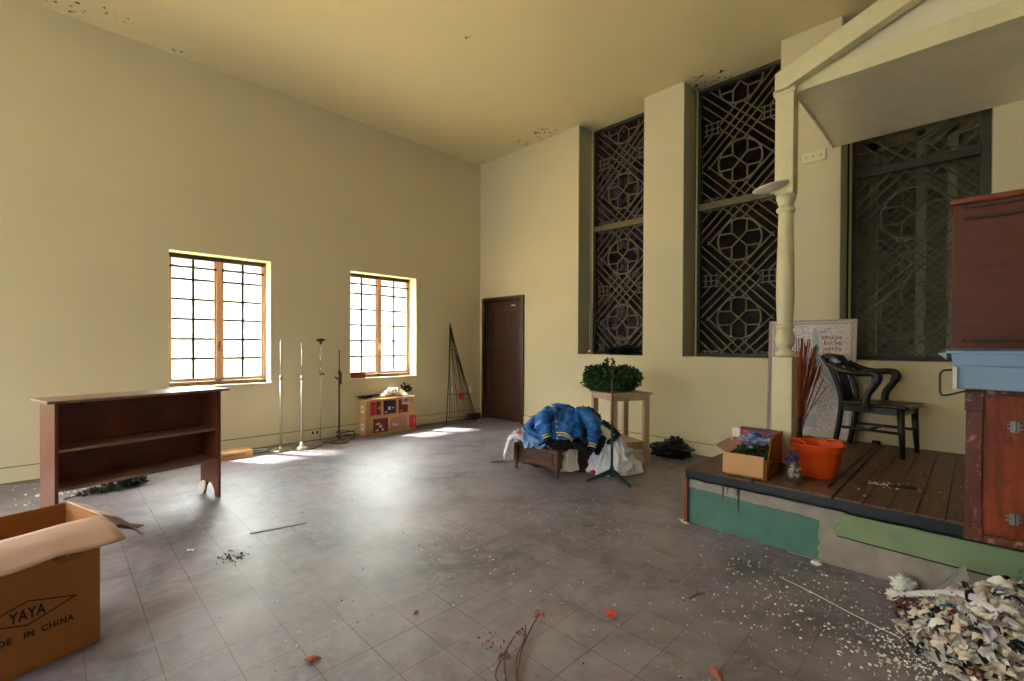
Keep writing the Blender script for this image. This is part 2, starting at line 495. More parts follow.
WINS = [(-9.3, -8.23, 0.83, 2.385), (-7.7, -6.63, 0.83, 2.385), (-4.61, -3.54, 0.83, 2.385), (-2.48, -1.36, 0.825, 2.39)]
m = M(); wall_holes(lambda a, b, c, d: m.box((-WT, a, c), (0, b, d)), Y0, 0.0, 0, CEIL, WINS)
struct(m.build('wall_left', WALL), 'cream painted wall with two bright casement windows', 'wall')
REC = [(2.22, 3.29, 1.19, CEIL), (3.825, 4.90, 1.19, CEIL), (5.43, 6.475, 1.19, CEIL)]
RD = 0.42
m = M(); wall_holes(lambda a, b, c, d: m.box((a, 0, c), (b, RD, d)), -WT, X1, 0, CEIL, [(0.13, 1.065, 0, 2.10)] + REC)
struct(m.build('wall_back', WALL), 'cream wall with tall recessed grille openings between piers', 'wall')
REARW = [(1.0, 2.6, 0.9, 2.9), (3.6, 5.2, 0.9, 2.9)]  # rear openings put in to give soft fill
m = M(); wall_holes(lambda a, b, c, d: m.box((a, Y0 - WT, c), (b, Y0, d)), -WT, X1, 0, CEIL, REARW)
struct(m.build('wall_front', WALL))
RIGHTW = []
m = M(); wall_holes(lambda a, b, c, d: m.box((X1, a, c), (X1 + WT, b, d)), Y0 - WT, 2.9, 0, CEIL, RIGHTW)
struct(m.build('wall_right', WALL))
# the room beyond the grilles; unseen openings added to light it
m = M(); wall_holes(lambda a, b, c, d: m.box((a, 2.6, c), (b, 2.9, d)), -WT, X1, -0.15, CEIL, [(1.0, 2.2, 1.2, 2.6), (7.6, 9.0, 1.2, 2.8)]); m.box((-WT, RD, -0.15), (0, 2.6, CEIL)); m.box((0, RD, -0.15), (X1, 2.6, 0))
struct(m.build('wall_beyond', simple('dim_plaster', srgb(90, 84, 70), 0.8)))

# baseboards: cream with a dusty dark ledge
m = M(); m.box((0, Y0, 0), (0.018, 0, 0.15)); m.cur = 1; m.box((0, Y0, 0.15), (0.012, 0, 0.157)); m.box((0.0, Y0, 0.0), (0.02, 0, 0.012))
struct(m.build('baseboard_left', [WALL, simple('grimy_edge', srgb(120, 106, 76), 0.8)]))
m = M(); m.box((1.13, -0.018, 0), (4.93, 0, 0.15)); m.cur = 1; m.box((1.13, -0.012, 0.15), (4.93, 0, 0.157)); m.box((1.13, -0.02, 0.0), (4.93, 0, 0.012))
struct(m.build('baseboard_back', [WALL, MATS['grimy_edge']]))

# ------------------------------------------------------------------ casement windows of the left wall
def casement(n, ya, yb, za, zb, label):
    root = bpy.data.objects.new('window_%d' % n, None); COL.objects.link(root)
    root.location = (-0.22, (ya + yb) / 2, za); struct(root, label, 'window')
    hw = (yb - ya) / 2; h = zb - za
    f = M()
    for (a, b) in (((-0.045, -hw, 0), (0.03, -hw + 0.035, h)), ((-0.045, hw - 0.035, 0), (0.03, hw, h)),
                   ((-0.045, -hw, h - 0.035), (0.03, hw, h)), ((-0.045, -hw, 0), (0.03, hw, 0.035))):
        f.box(a, b)
    f.build('window_frame', SASHW, root, bevel=0.003)
    mu = M(); mu.box((-0.03, -0.028, 0.03), (0.035, 0.028, h - 0.03)); mu.build('mullion', SASHW, root, bevel=0.004)
    iw = hw - 0.035 - 0.028
    for s in (-1, 1):
        c = s * (0.028 + iw / 2)
        sa = M()
        a, b = c - iw / 2, c + iw / 2
        st = 0.024; z0, z1 = 0.038, h - 0.037
        sa.box((-0.02, a, z0), (0.018, a + st, z1)); sa.box((-0.02, b - st, z0), (0.018, b, z1))
        sa.box((-0.02, a + st, z0), (0.018, b - st, z0 + 0.04)); sa.box((-0.02, a + st, z1 - st), (0.018, b - st, z1))
        so = sa.build('casement_sash', SASHW, root, bevel=0.002)
        g = M(); z0 += 0.04; z1 -= st
        g.box((-0.016, c - 0.013, z0), (0.010, c + 0.013, z1))
        for k in range(1, 6):
            z = z0 + (z1 - z0) * k / 6
            g.box((-0.016, a + st, z - 0.012), (0.010, b - st, z + 0.012))
        g.build('muntin_grid', LEAD, so)
        p = M(); p.box((-0.002, a + st, z0), (0.002, b - st, z1)); p.build('pane', PANE, so)
    t = M(); t.box((-0.075, -hw + 0.03, h - 0.155), (-0.05, hw - 0.03, h - 0.115)); t.box((0.02, -hw + 0.02, h - 0.055), (0.04, hw - 0.02, h - 0.03))
    t.box((0.031, -hw + 0.01, h - 0.035), (0.036, hw - 0.01, h - 0.006)); t.box((0.019, -hw + 0.03, h - 0.17), (0.032, hw - 0.03, h - 0.145)); t.build('top_rail', LEAD, root)
    k = M(); k.box((0.035, -0.012, 0.40), (0.048, 0.012, 0.52)); k.tube([(0.05, 0, 0.42), (0.075, 0.01, 0.44), (0.08, 0.012, 0.50)], 0.006, 6)
    k.box((0.03, -0.05, 0.04), (0.05, 0.05, 0.06))
    k.build('latch', GOLD if n == 2 else RUST, root, bevel=0.002)
    # sill
    s = M(); s.box((0.03, -hw - 0.012, -0.022), (0.25, hw + 0.012, 0.0)); s.build('window_sill', CREAMP, root, bevel=0.004)
    # white painted reveal edge
    e = M()
    e.box((0.03, -hw, 0), (0.225, -hw + 0.006, h)); e.box((0.03, hw - 0.006, 0), (0.225, hw, h)); e.box((0.03, -hw + 0.006, h - 0.006), (0.225, hw - 0.006, h))
    e.build('reveal_lining', CREAMP, root)
    return root
casement(1, *WINS[2], 'casement window with dark grid muntins behind the wooden bookshelf')
casement(2, *WINS[3], 'casement window with a red brick on its sill')
casement(6, *WINS[1], None)
casement(7, *WINS[0], None)  # these last two are unseen, put in to let more light enter

def big_window(n, axis, u0, u1, z0, z1):
    """tall plain window added out of view for fill light"""
    root = bpy.data.objects.new('window_%d' % n, None); COL.objects.link(root); struct(root)
    hu = (u1 - u0) / 2; h = z1 - z0
    if axis == 'y': root.location = ((u0 + u1) / 2, Y0 - 0.15, z0)
    else: root.location = (X1 + 0.15, (u0 + u1) / 2, z0); root.rotation_euler.z = PI / 2
    f = M()
    for k in range(4):
        x = -hu + 2 * hu * k / 3; f.box((max(-hu, x - 0.03), -0.03, 0), (min(hu, x + 0.03), 0.03, h))
    for k in range(5):
        z = h * k / 4; f.box((-hu, -0.03, max(0, z - 0.03)), (hu, 0.03, min(h, z + 0.03)))
    f.build('window_frame', SASHW, root)
    p = M(); p.box((-hu, -0.003, 0), (hu, 0.003, h)); p.build('pane', PANE, root)
for i, (a, b, c, d) in enumerate(REARW): big_window(8 + i, 'y', a, b, c, d)
for i, (a, b, c, d) in enumerate(RIGHTW): big_window(11 + i, 'x', a, b, c, d)

# sky portals: daylight sampling guides at the window openings (no light of their own)
def portal(loc, rot, sx, sy):
    l = bpy.data.lights.new('window_daylight', 'AREA'); l.shape = 'RECTANGLE'; l.size = sx; l.size_y = sy
    l.cycles.is_portal = True
    o = bpy.data.objects.new('window_daylight', l); COL.objects.link(o); o.location = loc; o.rotation_euler = rot
for (a, b, c, d) in WINS: portal((-0.31, (a + b) / 2, (c + d) / 2), (0, -PI / 2, 0), d - c, b - a)
for (a, b, c, d) in REARW: portal(((a + b) / 2, Y0 - 0.31, (c + d) / 2), (PI / 2, 0, 0), b - a, d - c)
for (a, b, c, d) in RIGHTW: portal((X1 + 0.31, (a + b) / 2, (c + d) / 2), (0, PI / 2, 0), d - c, b - a)

# fill lamps added outside the unseen left and rear windows
def fill_lamp(loc, rot, sx, sy, power, col):
    l = bpy.data.lights.new('window_daylight', 'AREA'); l.shape = 'RECTANGLE'; l.size = sx; l.size_y = sy
    l.energy = power; l.color = col
    o = bpy.data.objects.new('window_daylight', l); COL.objects.link(o); o.location = loc; o.rotation_euler = rot
for (a, b, c, d) in WINS[:2]: fill_lamp((-0.34, (a + b) / 2, (c + d) / 2), (0, -PI / 2, 0), d - c, b - a, 50, (1.0, 0.95, 0.88))
for (a, b, c, d) in REARW: fill_lamp(((a + b) / 2, Y0 - 0.34, (c + d) / 2), (PI / 2, 0, 0), b - a, d - c, 55, (0.80, 0.90, 1.0))

# the ground outside and a hedge seen faintly through the first window
m = M(); m.box((-14, -16, -0.4), (-WT, 6, -0.3)); struct(m.build('ground', simple('warm_bounce_ground', srgb(206, 180, 128), 0.9)))  # warm tone picked to bounce sunlight onto the ceiling
m = M()
rh = random.Random(2)
for k in range(5200):
    c = Vector((-5.2 + rh.uniform(-0.4, 0.4), rh.uniform(-5.4, -1.2), rh.uniform(-0.28, 1.0) + 0.9 * rh.random() ** 2))
    d = Vector((rh.uniform(-1, 1), rh.uniform(-1, 1), rh.uniform(-1, 1))).normalized(); q = d.cross(Vector((rh.uniform(-1, 1), rh.uniform(-1, 1), rh.uniform(-1, 1)))).normalized()
    m.add([c, c + d * 0.07 + q * 0.035, c + d * 0.14, c + d * 0.07 - q * 0.035], [(0, 1, 2, 3)])
hd = m.build('hedge', simple('hedge_leaf', srgb(70, 96, 58), 0.8, var=0.3))
tag(hd, 'pale blurred green hedge seen outside the left casement window', 'hedge')
m = M(); m.box((-0.1, -0.45, -0.3), (0.1, 0.75, 0.98)); m.box((-0.13, -0.48, 0.98), (0.13, 0.78, 1.04))  # stand-in block for an unidentified pink shape outdoors
tag(m.build('pink_block', simple('pink_block_colour', srgb(150, 62, 82), 0.8), loc=(-5.0, 1.1, 0), bevel=0.01), 'low pink block standing in for an unknown shape outside the right casement window', 'wall')

# ------------------------------------------------------------------ door
d1 = bpy.data.objects.new('door_1', None); COL.objects.link(d1); d1.location = (0.60, 0, 0); struct(d1, 'dark brown panelled door in the room corner', 'door')
f = M()
f.box((-0.52, -0.03, 0), (-0.47, 0.06, 2.155)); f.box((0.465, -0.03, 0), (0.52, 0.06, 2.155)); f.box((-0.47, -0.03, 2.10), (0.465, 0.06, 2.155))
f.box((-0.47, 0.03, 0), (-0.45, 0.10, 2.10)); f.box((0.445, 0.03, 0), (0.465, 0.10, 2.10)); f.box((-0.45, 0.03, 2.08), (0.445, 0.10, 2.10))
f.build('door_frame', DARKW, d1, bevel=0.006)
f = M()
lx0, lx1 = -0.45, 0.445
for (a, b, z0, z1) in ((lx0, lx0 + 0.13, 0.01, 2.08), (lx1 - 0.11, lx1, 0.01, 2.08), (lx0 + .13, lx1 - .11, 0.01, 0.36), (lx0 + .13, lx1 - .11, 1.27, 1.41), (lx0 + .13, lx1 - .11, 1.92, 2.08)):
    f.box((a, 0.05, z0), (b, 0.09, z1))
f.box((lx0 + .12, 0.068, 0.35), (lx1 - .10, 0.085, 1.28)); f.box((lx0 + .12, 0.068, 1.40), (lx1 - .10, 0.085, 1.93))
f.box((lx0 + .13, 0.044, 0.34), (lx1 - .11, 0.052, 0.37))
f.build('door_leaf', DARKW, d1, bevel=0.005)
f = M(); f.box((lx0 + 0.03, 0.042, 0.93), (lx0 + 0.075, 0.05, 1.10)); f.lathe([(0, 0), (0.012, 0), (0.012, 0.03), (0.028, 0.04), (0.028, 0.06), (0, 0.07)], n=12, T=Matrix.Translation((lx0 + 0.052, 0.044, 1.04)) @ Matrix.Rotation(PI / 2, 4, 'X'))
f.build('door_handle', BRONZE, d1)
f = M(); f.box((0.16, 0.043, 1.99), (0.26, 0.05, 2.01)); f.build('name_plate', GOLD, d1)

# ------------------------------------------------------------------ grille windows of the back wall
def lattice(mb, wd, h, circles, cross, y=0.0, r=0.25, wbar=0.0145, grids=True):
    """bars in the x,z plane: circles at (0,zc), diagonals tangent to them"""
    hw = wd / 2
    def inside(x, z):
        if grids:
            for zc in cross:
                if 0 < zc < h and abs(abs(x) - (hw - 0.13)) < 0.095 and abs(z - zc) < 0.075: return True
        for zc in circles:
            if (x * x + (z - zc) ** 2) < (r + 0.002) ** 2: return True
        return not (-hw <= x <= hw and 0 <= z <= h)
    for zc in cross:
        for sg in (1, -1):
            for c in (0, 0.118, -0.118, 0.26, -0.26):
                run = None; ns = 240; Lh = 0.49 if abs(c) < 0.3 else 0.3
                t0 = -1.0
                for k in range(ns + 1):
                    t = -0.6 + 1.2 * k / ns
                    x = t; z = zc + sg * (t) + c
                    ok = (not inside(x, z)) and abs(z - zc) <= 0.50
                    if ok and run is None: run = (x, z)
                    if (not ok or k == ns) and run is not None:
                        if abs(run[0] - x) > 0.02:
                            mb.bar((run[0], y, run[1]), (x, y, z), wbar, 0.016, up=(0, 1, 0))
                        run = None
        if grids:
            for s in (-1, 1):
                cx = s * (hw - 0.13)
                g = 0.085
                for k in (-1, 0, 1):
                    mb.bar((cx + k * g * 0.8, y + 0.002, zc - g + abs(k) * 0.0), (cx + k * g * 0.8, y + 0.002, zc + g), wbar * 0.85, 0.014, up=(0, 1, 0))
                    mb.bar((cx - g * 1.2, y + 0.002, zc + k * g * 0.8), (cx + g * 1.2, y + 0.002, zc + k * g * 0.8), wbar * 0.85, 0.014, up=(0, 1, 0))
    for zc in circles:
        n = 40
        for i in range(n):
            a0 = 2 * PI * i / n; a1 = 2 * PI * (i + 1) / n
            p = (r * math.cos(a0), zc + r * math.sin(a0)); q = (r * math.cos(a1), zc + r * math.sin(a1))
            if 0 <= p[1] <= h and 0 <= q[1] <= h: mb.bar((p[0], y, p[1]), (q[0], y, q[1]), wbar * 1.15, 0.022, up=(0, 1, 0))
        e = 0.085
        for sx in (-1, 1):
            for sz in (-1, 1):
                for (p, q) in (((0, 0), (sx * e, sz * e)), ((sx * e, sz * e), (sx * math.sqrt(r * r - e * e), sz * e)), ((sx * e, sz * e), (sx * e, sz * math.sqrt(r * r - e * e)))):
                    if 0 <= zc + p[1] <= h and 0 <= zc + q[1] <= h:
                        mb.bar((p[0], y, zc + p[1]), (q[0], y, zc + q[1]), wbar, 0.018, up=(0, 1, 0))

def grille(n, xa, xb, label, glassm, dark):
    root = bpy.data.objects.new('window_%d' % n, None); COL.objects.link(root)
    z0 = 1.19; H = CEIL - z0
    root.location = ((xa + xb) / 2, RD - 0.06, z0); struct(root, label, 'window')
    hw = (xb - xa) / 2
    fm = OLIVED
    f = M(); f.box((-hw, -0.03, 0), (-hw + 0.075, 0.05, H)); f.box((hw - 0.075, -0.03, 0), (hw, 0.05, H)); f.box((-hw + .075, -0.03, 0), (hw - .075, 0.05, 0.045))
    f.box((-hw + .075, -0.03, H - 0.04), (hw - .075, 0.05, H))
    f.build('window_frame', fm, root, bevel=0.004)
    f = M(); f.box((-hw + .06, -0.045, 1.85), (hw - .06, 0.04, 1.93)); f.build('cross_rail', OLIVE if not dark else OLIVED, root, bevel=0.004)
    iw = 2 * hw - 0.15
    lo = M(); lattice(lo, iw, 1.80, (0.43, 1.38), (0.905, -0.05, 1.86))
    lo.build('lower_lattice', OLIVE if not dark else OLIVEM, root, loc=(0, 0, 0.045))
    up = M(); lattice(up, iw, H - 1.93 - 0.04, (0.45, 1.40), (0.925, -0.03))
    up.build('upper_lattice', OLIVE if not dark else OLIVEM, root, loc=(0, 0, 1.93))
    if glassm:
        p = M(); p.box((-hw, 0.055, 0), (hw, 0.06, H)); p.build('pane', glassm, root)
    # reveal lining painted olive
    l = M(); l.box((-hw, -RD + 0.062, 0), (-hw + 0.005, -0.03, H)); l.box((hw - 0.005, -RD + 0.062, 0), (hw, -0.03, H))
    l.cur = 1
    l.tube([(-hw + 0.035, -0.05, 0.0), (-hw + 0.035, -0.05, H)], 0.012, 6)
    l.build('reveal_lining', [REVEAL, CREAMP], root)
    return root
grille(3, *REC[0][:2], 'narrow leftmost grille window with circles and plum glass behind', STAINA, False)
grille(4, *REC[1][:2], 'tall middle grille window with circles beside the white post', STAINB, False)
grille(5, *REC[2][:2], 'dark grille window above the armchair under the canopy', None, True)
# what the open grille looks through to: a second screen of posts and wire netting
sc = thing('netting_screen', 'wire netting screen on pale posts behind the dark right grille window', 'screen', (5.95, 0.95, 0))
p = M()
for x in (-0.42, -0.02, 0.22, 0.62): p.box((x, 0, 0), (x + 0.075, 0.07, 3.6))
p.box((-0.6, 0, 3.5), (1.0, 0.07, 3.6)); p.build('post_frame', simple('dull_pale_post', srgb(122, 118, 98), 0.6), sc, bevel=0.004)
p = M()
k = 0
for i in range(60):
    a = -0.6 + i * 0.05
    for sg in (1, -1):
        x0 = a if sg == 1 else a - 1.4
        pts = [(-0.6 + i * 0.055, 0.03, 0.6), (-0.6 + i * 0.055 + sg * 0.02, 0.03, 3.5)]
        # diagonal wires clipped to the frame
        z0 = 0.6; z1 = 3.5; xa_ = -2.4 + i * 0.09; xb_ = xa_ + 2.9
        if sg == -1: xa_, xb_ = xb_, xa_
        t0 = 0.0; t1 = 1.0
        dx = xb_ - xa_
        ts = sorted([(-0.6 - xa_) / dx, (1.0 - xa_) / dx])
        t0 = max(0, ts[0]); t1 = min(1, ts[1])
        if t1 > t0: p.tube([(xa_ + dx * t0, 0.03, z0 + (z1 - z0) * t0), (xa_ + dx * t1, 0.03, z0 + (z1 - z0) * t1)], 0.0022, 3, cap=False)
p.build('wire_netting', simple('pale_wire', srgb(140, 136, 116), 0.5), sc)

# ------------------------------------------------------------------ stage platform
ST = 0.41; SY = -2.13; SX = 4.865
stg = thing('stage_platform', 'low wooden stage with peeling teal and green front along the grille wall', 'stage', (SX, SY, 0))
def stage_face():
    m, nt, b = base_mat('peeling_stage_front')
    tc = nt.nodes.new('ShaderNodeTexCoord'); sx = nt.nodes.new('ShaderNodeSeparateXYZ')
    nt.links.new(tc.outputs['Object'], sx.inputs[0])
    v = coord(nt)
    n = noise_n(nt, v, 7, 8, 0.6); n2 = noise_n(nt, v, 28, 6, 0.6); nd = noise_n(nt, coord(nt, scale=(50, 1, 1.2)), 1.0, 3, 0.5)
    def math_(op, a, b_=None, c=None):
        q = N(nt, 'ShaderNodeMath', operation=op)
        for i, s in enumerate((a, b_, c)):
            if s is None: continue
            if isinstance(s, (int, float)): q.inputs[i].default_value = s
            else: nt.links.new(s, q.inputs[i])
        return q.outputs[0]
    X = math_('ADD', sx.outputs[0], math_('MULTIPLY', math_('SUBTRACT', n2, 0.5), 0.05))
    Z = math_('ADD', sx.outputs[2], math_('MULTIPLY', math_('SUBTRACT', n, 0.5), 0.03))
    grey = ramp(nt, n, [(0.3, srgb(140, 130, 124)), (0.7, srgb(170, 160, 152))])
    teal = ramp(nt, n, [(0.3, srgb(68, 112, 102)), (0.7, srgb(84, 130, 118))])
    # teal below the pale band, left part only, the band sinks to the right
    band = math_('SUBTRACT', 0.268, math_('MULTIPLY', sx.outputs[0], 0.025))
    tm = math_('MULTIPLY', math_('LESS_THAN', Z, band), math_('LESS_THAN', X, 0.845))
    col = mixc(nt, tm, grey, teal)
    # black paint drips from the edge
    reg = math_('MULTIPLY', math_('GREATER_THAN', sx.outputs[0], 0.26), math_('LESS_THAN', sx.outputs[0], 0.42))
    dz = math_('SUBTRACT', 0.335, math_('MULTIPLY', math_('MAXIMUM', math_('SUBTRACT', nd, 0.5), 0), 0.9))
    dr = math_('MULTIPLY', math_('GREATER_THAN', sx.outputs[2], dz), reg)
    col = mixc(nt, dr, col, srgb(26, 34, 38))
    nt.links.new(col, b.inputs['Base Color']); b.inputs['Roughness'].default_value = 0.55
    bump(nt, b, n2, 0.25, 0.004)
    return m
f = M(); f.box((0, 0, 0), (X1 - SX - 0.01, 0.06, 0.325)); f.box((0, 0.06, 0), (0.04, -SY - 0.006, 0.33)); f.build('front_face', stage_face(), stg)
# green plaster skirt on the right half, standing proud of the grey base
f = M()
edge = []
W = X1 - SX - 0.01
top = [(1.05, 0.325)]; 
bot = [(W, 0.165), (1.8, 0.172), (1.5, 0.172), (1.25, 0.176), (1.12, 0.180), (0.995, 0.183)]
poly = [(0.985, 0.322), (0.955, 0.30), (0.975, 0.275), (0.94, 0.255), (0.925, 0.22)] + [(x - 0.065, z) for x, z in bot[::-1]] + [(W, 0.165), (W, 0.322)]
f.prism(poly[::-1], -0.022, 0.0)
f.build('green_skirt', simple('pale_green_plaster', srgb(128, 150, 114), 0.6, var=0.1, scale=6, bmp=0.3), stg, bevel=0.004)
f = M()
f.prism([(0.94, 0.174), (1.25, 0.166), (1.5, 0.162), (W, 0.154), (W, 0.168), (1.5, 0.176), (1.25, 0.180), (0.94, 0.186)], -0.012, 0.0)
f.build('skirt_dark_strip', simple('dark_strip_tone', srgb(24, 22, 20), 0.9), stg)  # near-black strip along the skirt's lower edge
# navy painted nosing with a chipped lower edge
f = M()
def nose(u, v):
    x = u * W
    zlow = 0.330 + 0.003 * math.sin(x * 4) + 0.008 * nz((x, 0, 0), 9) + (0.004 if x < 1.0 else -0.002)
    z = ST - 0.012 + (zlow - ST + 0.012) * min(1, v * 1.4)
    y = -0.028 + (0.02 if v > 0.8 else 0)
    if v == 1: y = 0.01
    return (x, y, z)
f.grid(nose, 160, 4); f.box((0, -0.028, ST - 0.013), (W, 0.05, ST - 0.012))
f.build('nosing', simple('navy_black_paint', srgb(24, 34, 42), 0.4, var=0.3, scale=12, bmp=0.2), stg)
# boards running back to the wall
f = M(); xx = 0.0; i = 0
random.seed(3)
while xx < W:
    wdt = 0.152 if i < 7 else 0.118
    dz = random.uniform(-0.002, 0.002)
    gap = 0.004
    if i in (3, 6): gap = 0.014
    y0 = -0.02 + random.uniform(0, 0.012)
    f.box((xx + gap, y0, ST - 0.03), (min(W, xx + wdt), -SY - 0.006, ST + dz))
    xx += wdt; i += 1
f.build('floor_boards', STAGEW, stg, bevel=0.003)
f = M(); f.box((-0.012, -0.03, 0), (0.016, 0.012, 0.345)); f.build('corner_strip', simple('rust_red_strip', srgb(128, 66, 46), 0.6, var=0.2), stg, bevel=0.003)
f = M(); f.box((0.95, 0.30, ST + 0.001), (1.02, 1.0, ST + 0.009), Matrix.Rotation(0.0, 4, 'Z')); 
f.build('loose_batten', wood('grey_brown_batten', srgb(60, 44, 38), srgb(110, 84, 70)), stg)

# ------------------------------------------------------------------ canopy with turned post
can = thing('wooden_canopy', 'cream gabled wooden canopy on a turned post over the stage', 'canopy', (5.322, -1.4, ST))
PZ = 3.335 - ST
f = M()
f.box((-0.07, -0.07, 0), (0.07, 0.07, 0.83))
f.box((-0.065, -0.065, 2.11), (0.065, 0.065, PZ - 0.03)); f.box((-0.078, -0.078, PZ - 0.04), (0.078, 0.078, PZ))
prof = [(0.05, 0.83), (0.066, 0.84), (0.068, 0.87), (0.05, 0.885), (0.045, 0.90), (0.066, 0.93), (0.07, 0.98), (0.055, 1.04), (0.05, 1.05), (0.064, 1.06), (0.064, 1.08), (0.05, 1.09),
        (0.056, 1.12), (0.064, 1.30), (0.062, 1.5), (0.058, 1.66), (0.060, 1.67), (0.056, 1.68), (0.052, 1.95), (0.05, 1.97), (0.066, 1.98), (0.068, 2.0), (0.05, 2.02), (0.06, 2.06), (0.070, 2.08), (0.066, 2.11)]
f.lathe(prof, n=24)
f.build('turned_post', CREAMP, can, bevel=0.005)
SZ = 3.305 - ST
CW = X1 - 5.35
f = M(); f.box((0.06, 0.02, SZ), (4.0, 1.40, SZ + 0.025)); f.build('soffit', SOFFIT, can)
f = M(); f.box((0.03, -0.03, SZ - 0.012), (4.0, 0.03, SZ + 0.115)); f.build('fascia_beam', CREAMP, can, bevel=0.004)
f = M(); f.box((0.045, 0.03, SZ - 0.010), (0.060, 1.395, SZ + 0.03)); f.build('side_trim', CREAMP, can, bevel=0.003)
# tympanum set back, and the raking board proud of it
rise = 0.405
f = M(); f.prism([(0.0, SZ + 0.06), (3.3, SZ + 0.06), (3.3, CEIL - ST), (2.55, CEIL - ST)], 0.0, 0.025)
f.build('gable_panel', SOFFIT, can)
f = M(); tx = (CEIL - ST - PZ) / rise
f.prism([(-0.055, PZ - 0.02), (0.03, PZ - 0.02), (tx + 0.15, CEIL - ST - 0.02), (tx - 0.22, CEIL - ST - 0.02), (-0.055, PZ + 0.11)], -0.12, -0.03)
f.build('raking_board', CREAMP, can, bevel=0.005)
f = M(); f.box((-0.22, 1.38, SZ - 0.10), (-0.01, 1.398, SZ + 0.01)); f.cur = 1
for x in (-0.18, -0.12, -0.05): f.lathe([(0, 0), (0.007, 0), (0.007, 0.006), (0, 0.007)], n=8, T=Matrix.Translation((x, 1.38, SZ - 0.045)) @ Matrix.Rotation(PI / 2, 4, 'X'))
f.build('wall_bracket', [CREAMP, RUST], can, bevel=0.004)
ds = M(); ds.lathe([(0, 0), (0.06, 0.004), (0.12, 0.024), (0.13, 0.032), (0.128, 0.037), (0.06, 0.012), (0, 0.008)], n=32)
ds.box((-0.02, 0.03, -0.012), (0.02, 0.04, 0.012))
o = ds.build('wall_dish', simple('off_white_enamel', srgb(224, 220, 204), 0.35, var=0.04)); o.location = (5.245, -1.50, 2.545); o.rotation_euler = (0.10, -0.16, 0)
tag(o, 'shallow off-white dish fixed to the turned canopy post', 'dish')

# ------------------------------------------------------------------ bookshelf
BL, BD, BH = 1.05, 0.31, 0.92
bs = thing('bookshelf', 'low red-brown wooden bookshelf with two shelves under the left window', 'bookshelf', (1.99, -4.98, 0), -math.radians(0))
# local x = along the shelf (towards far end), y = towards the back
ax = Vector((-0.24, 0.971, 0)); ay = Vector((-0.971, -0.24, 0))
bs.location = Vector((1.809, -4.497, 0)) - ax * (BL / 2)
bs.rotation_euler.z = math.atan2(ax.y, ax.x)
for s in (-1, 1):
    f = M()
    poly = [(0, 0), (0.065, 0), (0.075, 0.05), (0.11, 0.10), (0.155, 0.115), (0.20, 0.10), (0.235, 0.05), (0.245, 0), (BD, 0), (BD, BH), (0, BH)]
    T = Matrix.Translation((s * (BL / 2) - (0.02 if s > 0 else 0), 0, 0)) @ Matrix(((0, 1, 0, 0), (1, 0, 0, 0), (0, 0, 1, 0), (0, 0, 0, 1)))
    f.prism(poly, 0, 0.02, T)
    f.build('side_panel', BOOKW, bs, bevel=0.003)
for z in (0.335, 0.60):
    f = M(); f.box((-BL / 2 + 0.021, 0.012, z - 0.02), (BL / 2 - 0.021, BD - 0.012, z)); f.build('shelf', BOOKTOP, bs, bevel=0.003)
f = M(); f.box((-BL / 2 + 0.021, BD - 0.011, 0.315), (BL / 2 - 0.021, BD, BH)); f.build('back_panel', BOOKW, bs)
f = M(); f.box((-BL / 2 - 0.045, -0.045, BH), (BL / 2 + 0.05, BD + 0.02, BH + 0.02)); f.build('top_board', BOOKTOP, bs, bevel=0.004)

# ------------------------------------------------------------------ big carton with print
cb = thing('cardboard_box', 'large open brown carton printed YAYA MADE IN CHINA at the left edge', 'box', (3.65, -5.37, 0), math.atan2(-0.957, 0.29))
# local x along near face (s), local y = -(outward) ... outward normal n=(.957,.29) is local -y? rot maps y to (0.957,0.29)
CL, CD, CH = 0.46, 0.355, 0.56; t = 0.006
f = M(); f.box((0, -t, 0), (CL, 0, CH)); f.box((0, -CD, 0), (CL, -CD + t, CH)); f.box((0, -CD + t, 0), (t, -t, CH)); f.box((CL - t, -CD + t, 0), (CL, -t, CH)); f.box((t, -CD + t, 0.002), (CL - t, -t, 0.008))
cbb = f.build('carton_body', CARD, cb)
def flap(name, p0, p1, out, L, drop, curl=0.02, seed=1, over=0.0, mats=(CARDIN,)):
    p0 = Vector(p0); p1 = Vector(p1); out = Vector(out).normalized()
    th = math.radians(drop)
    g = M()
    def fn(u, v):
        p = p0.lerp(p1, u)
        along = (p1 - p0).normalized()
        flare = over * v * (1 if u > 0.5 else -1) * abs(u - 0.5) * 2
        q = p + along * flare + out * (L * v * math.cos(th)) + Vector((0, 0, -L * v * math.sin(th) - curl * math.sin(v * PI * 0.9) * -1))
        q.z += 0.006 * nz((u * 3, v * 3, 0), 1.0, seed) - 0.012 * v * abs(math.sin(u * 5 + seed))
        return q
    g.grid(fn, 16, 8)
    return g.build(name, list(mats), cb, solid=0.005, offset=0)
flap('carton_flap', (0.0, 0.002, CH), (CL, 0.002, CH), (0, 1, 0), 0.20, 20, 0.02, 1, 0.02)
flap('carton_flap', (0.0, -t, CH), (0.0, -CD + t, CH), (-1, 0, 0), 0.21, 42, 0.03, 2, 0.02)
# folded end of the torn flap
f = M(); f.box((-0.02, -0.06, -0.004), (0.03, 0.06, 0.0)); f.build('torn_card_edge', INKF, cb, loc=(-0.15, -0.10, CH - 0.115), rotz=0.3)
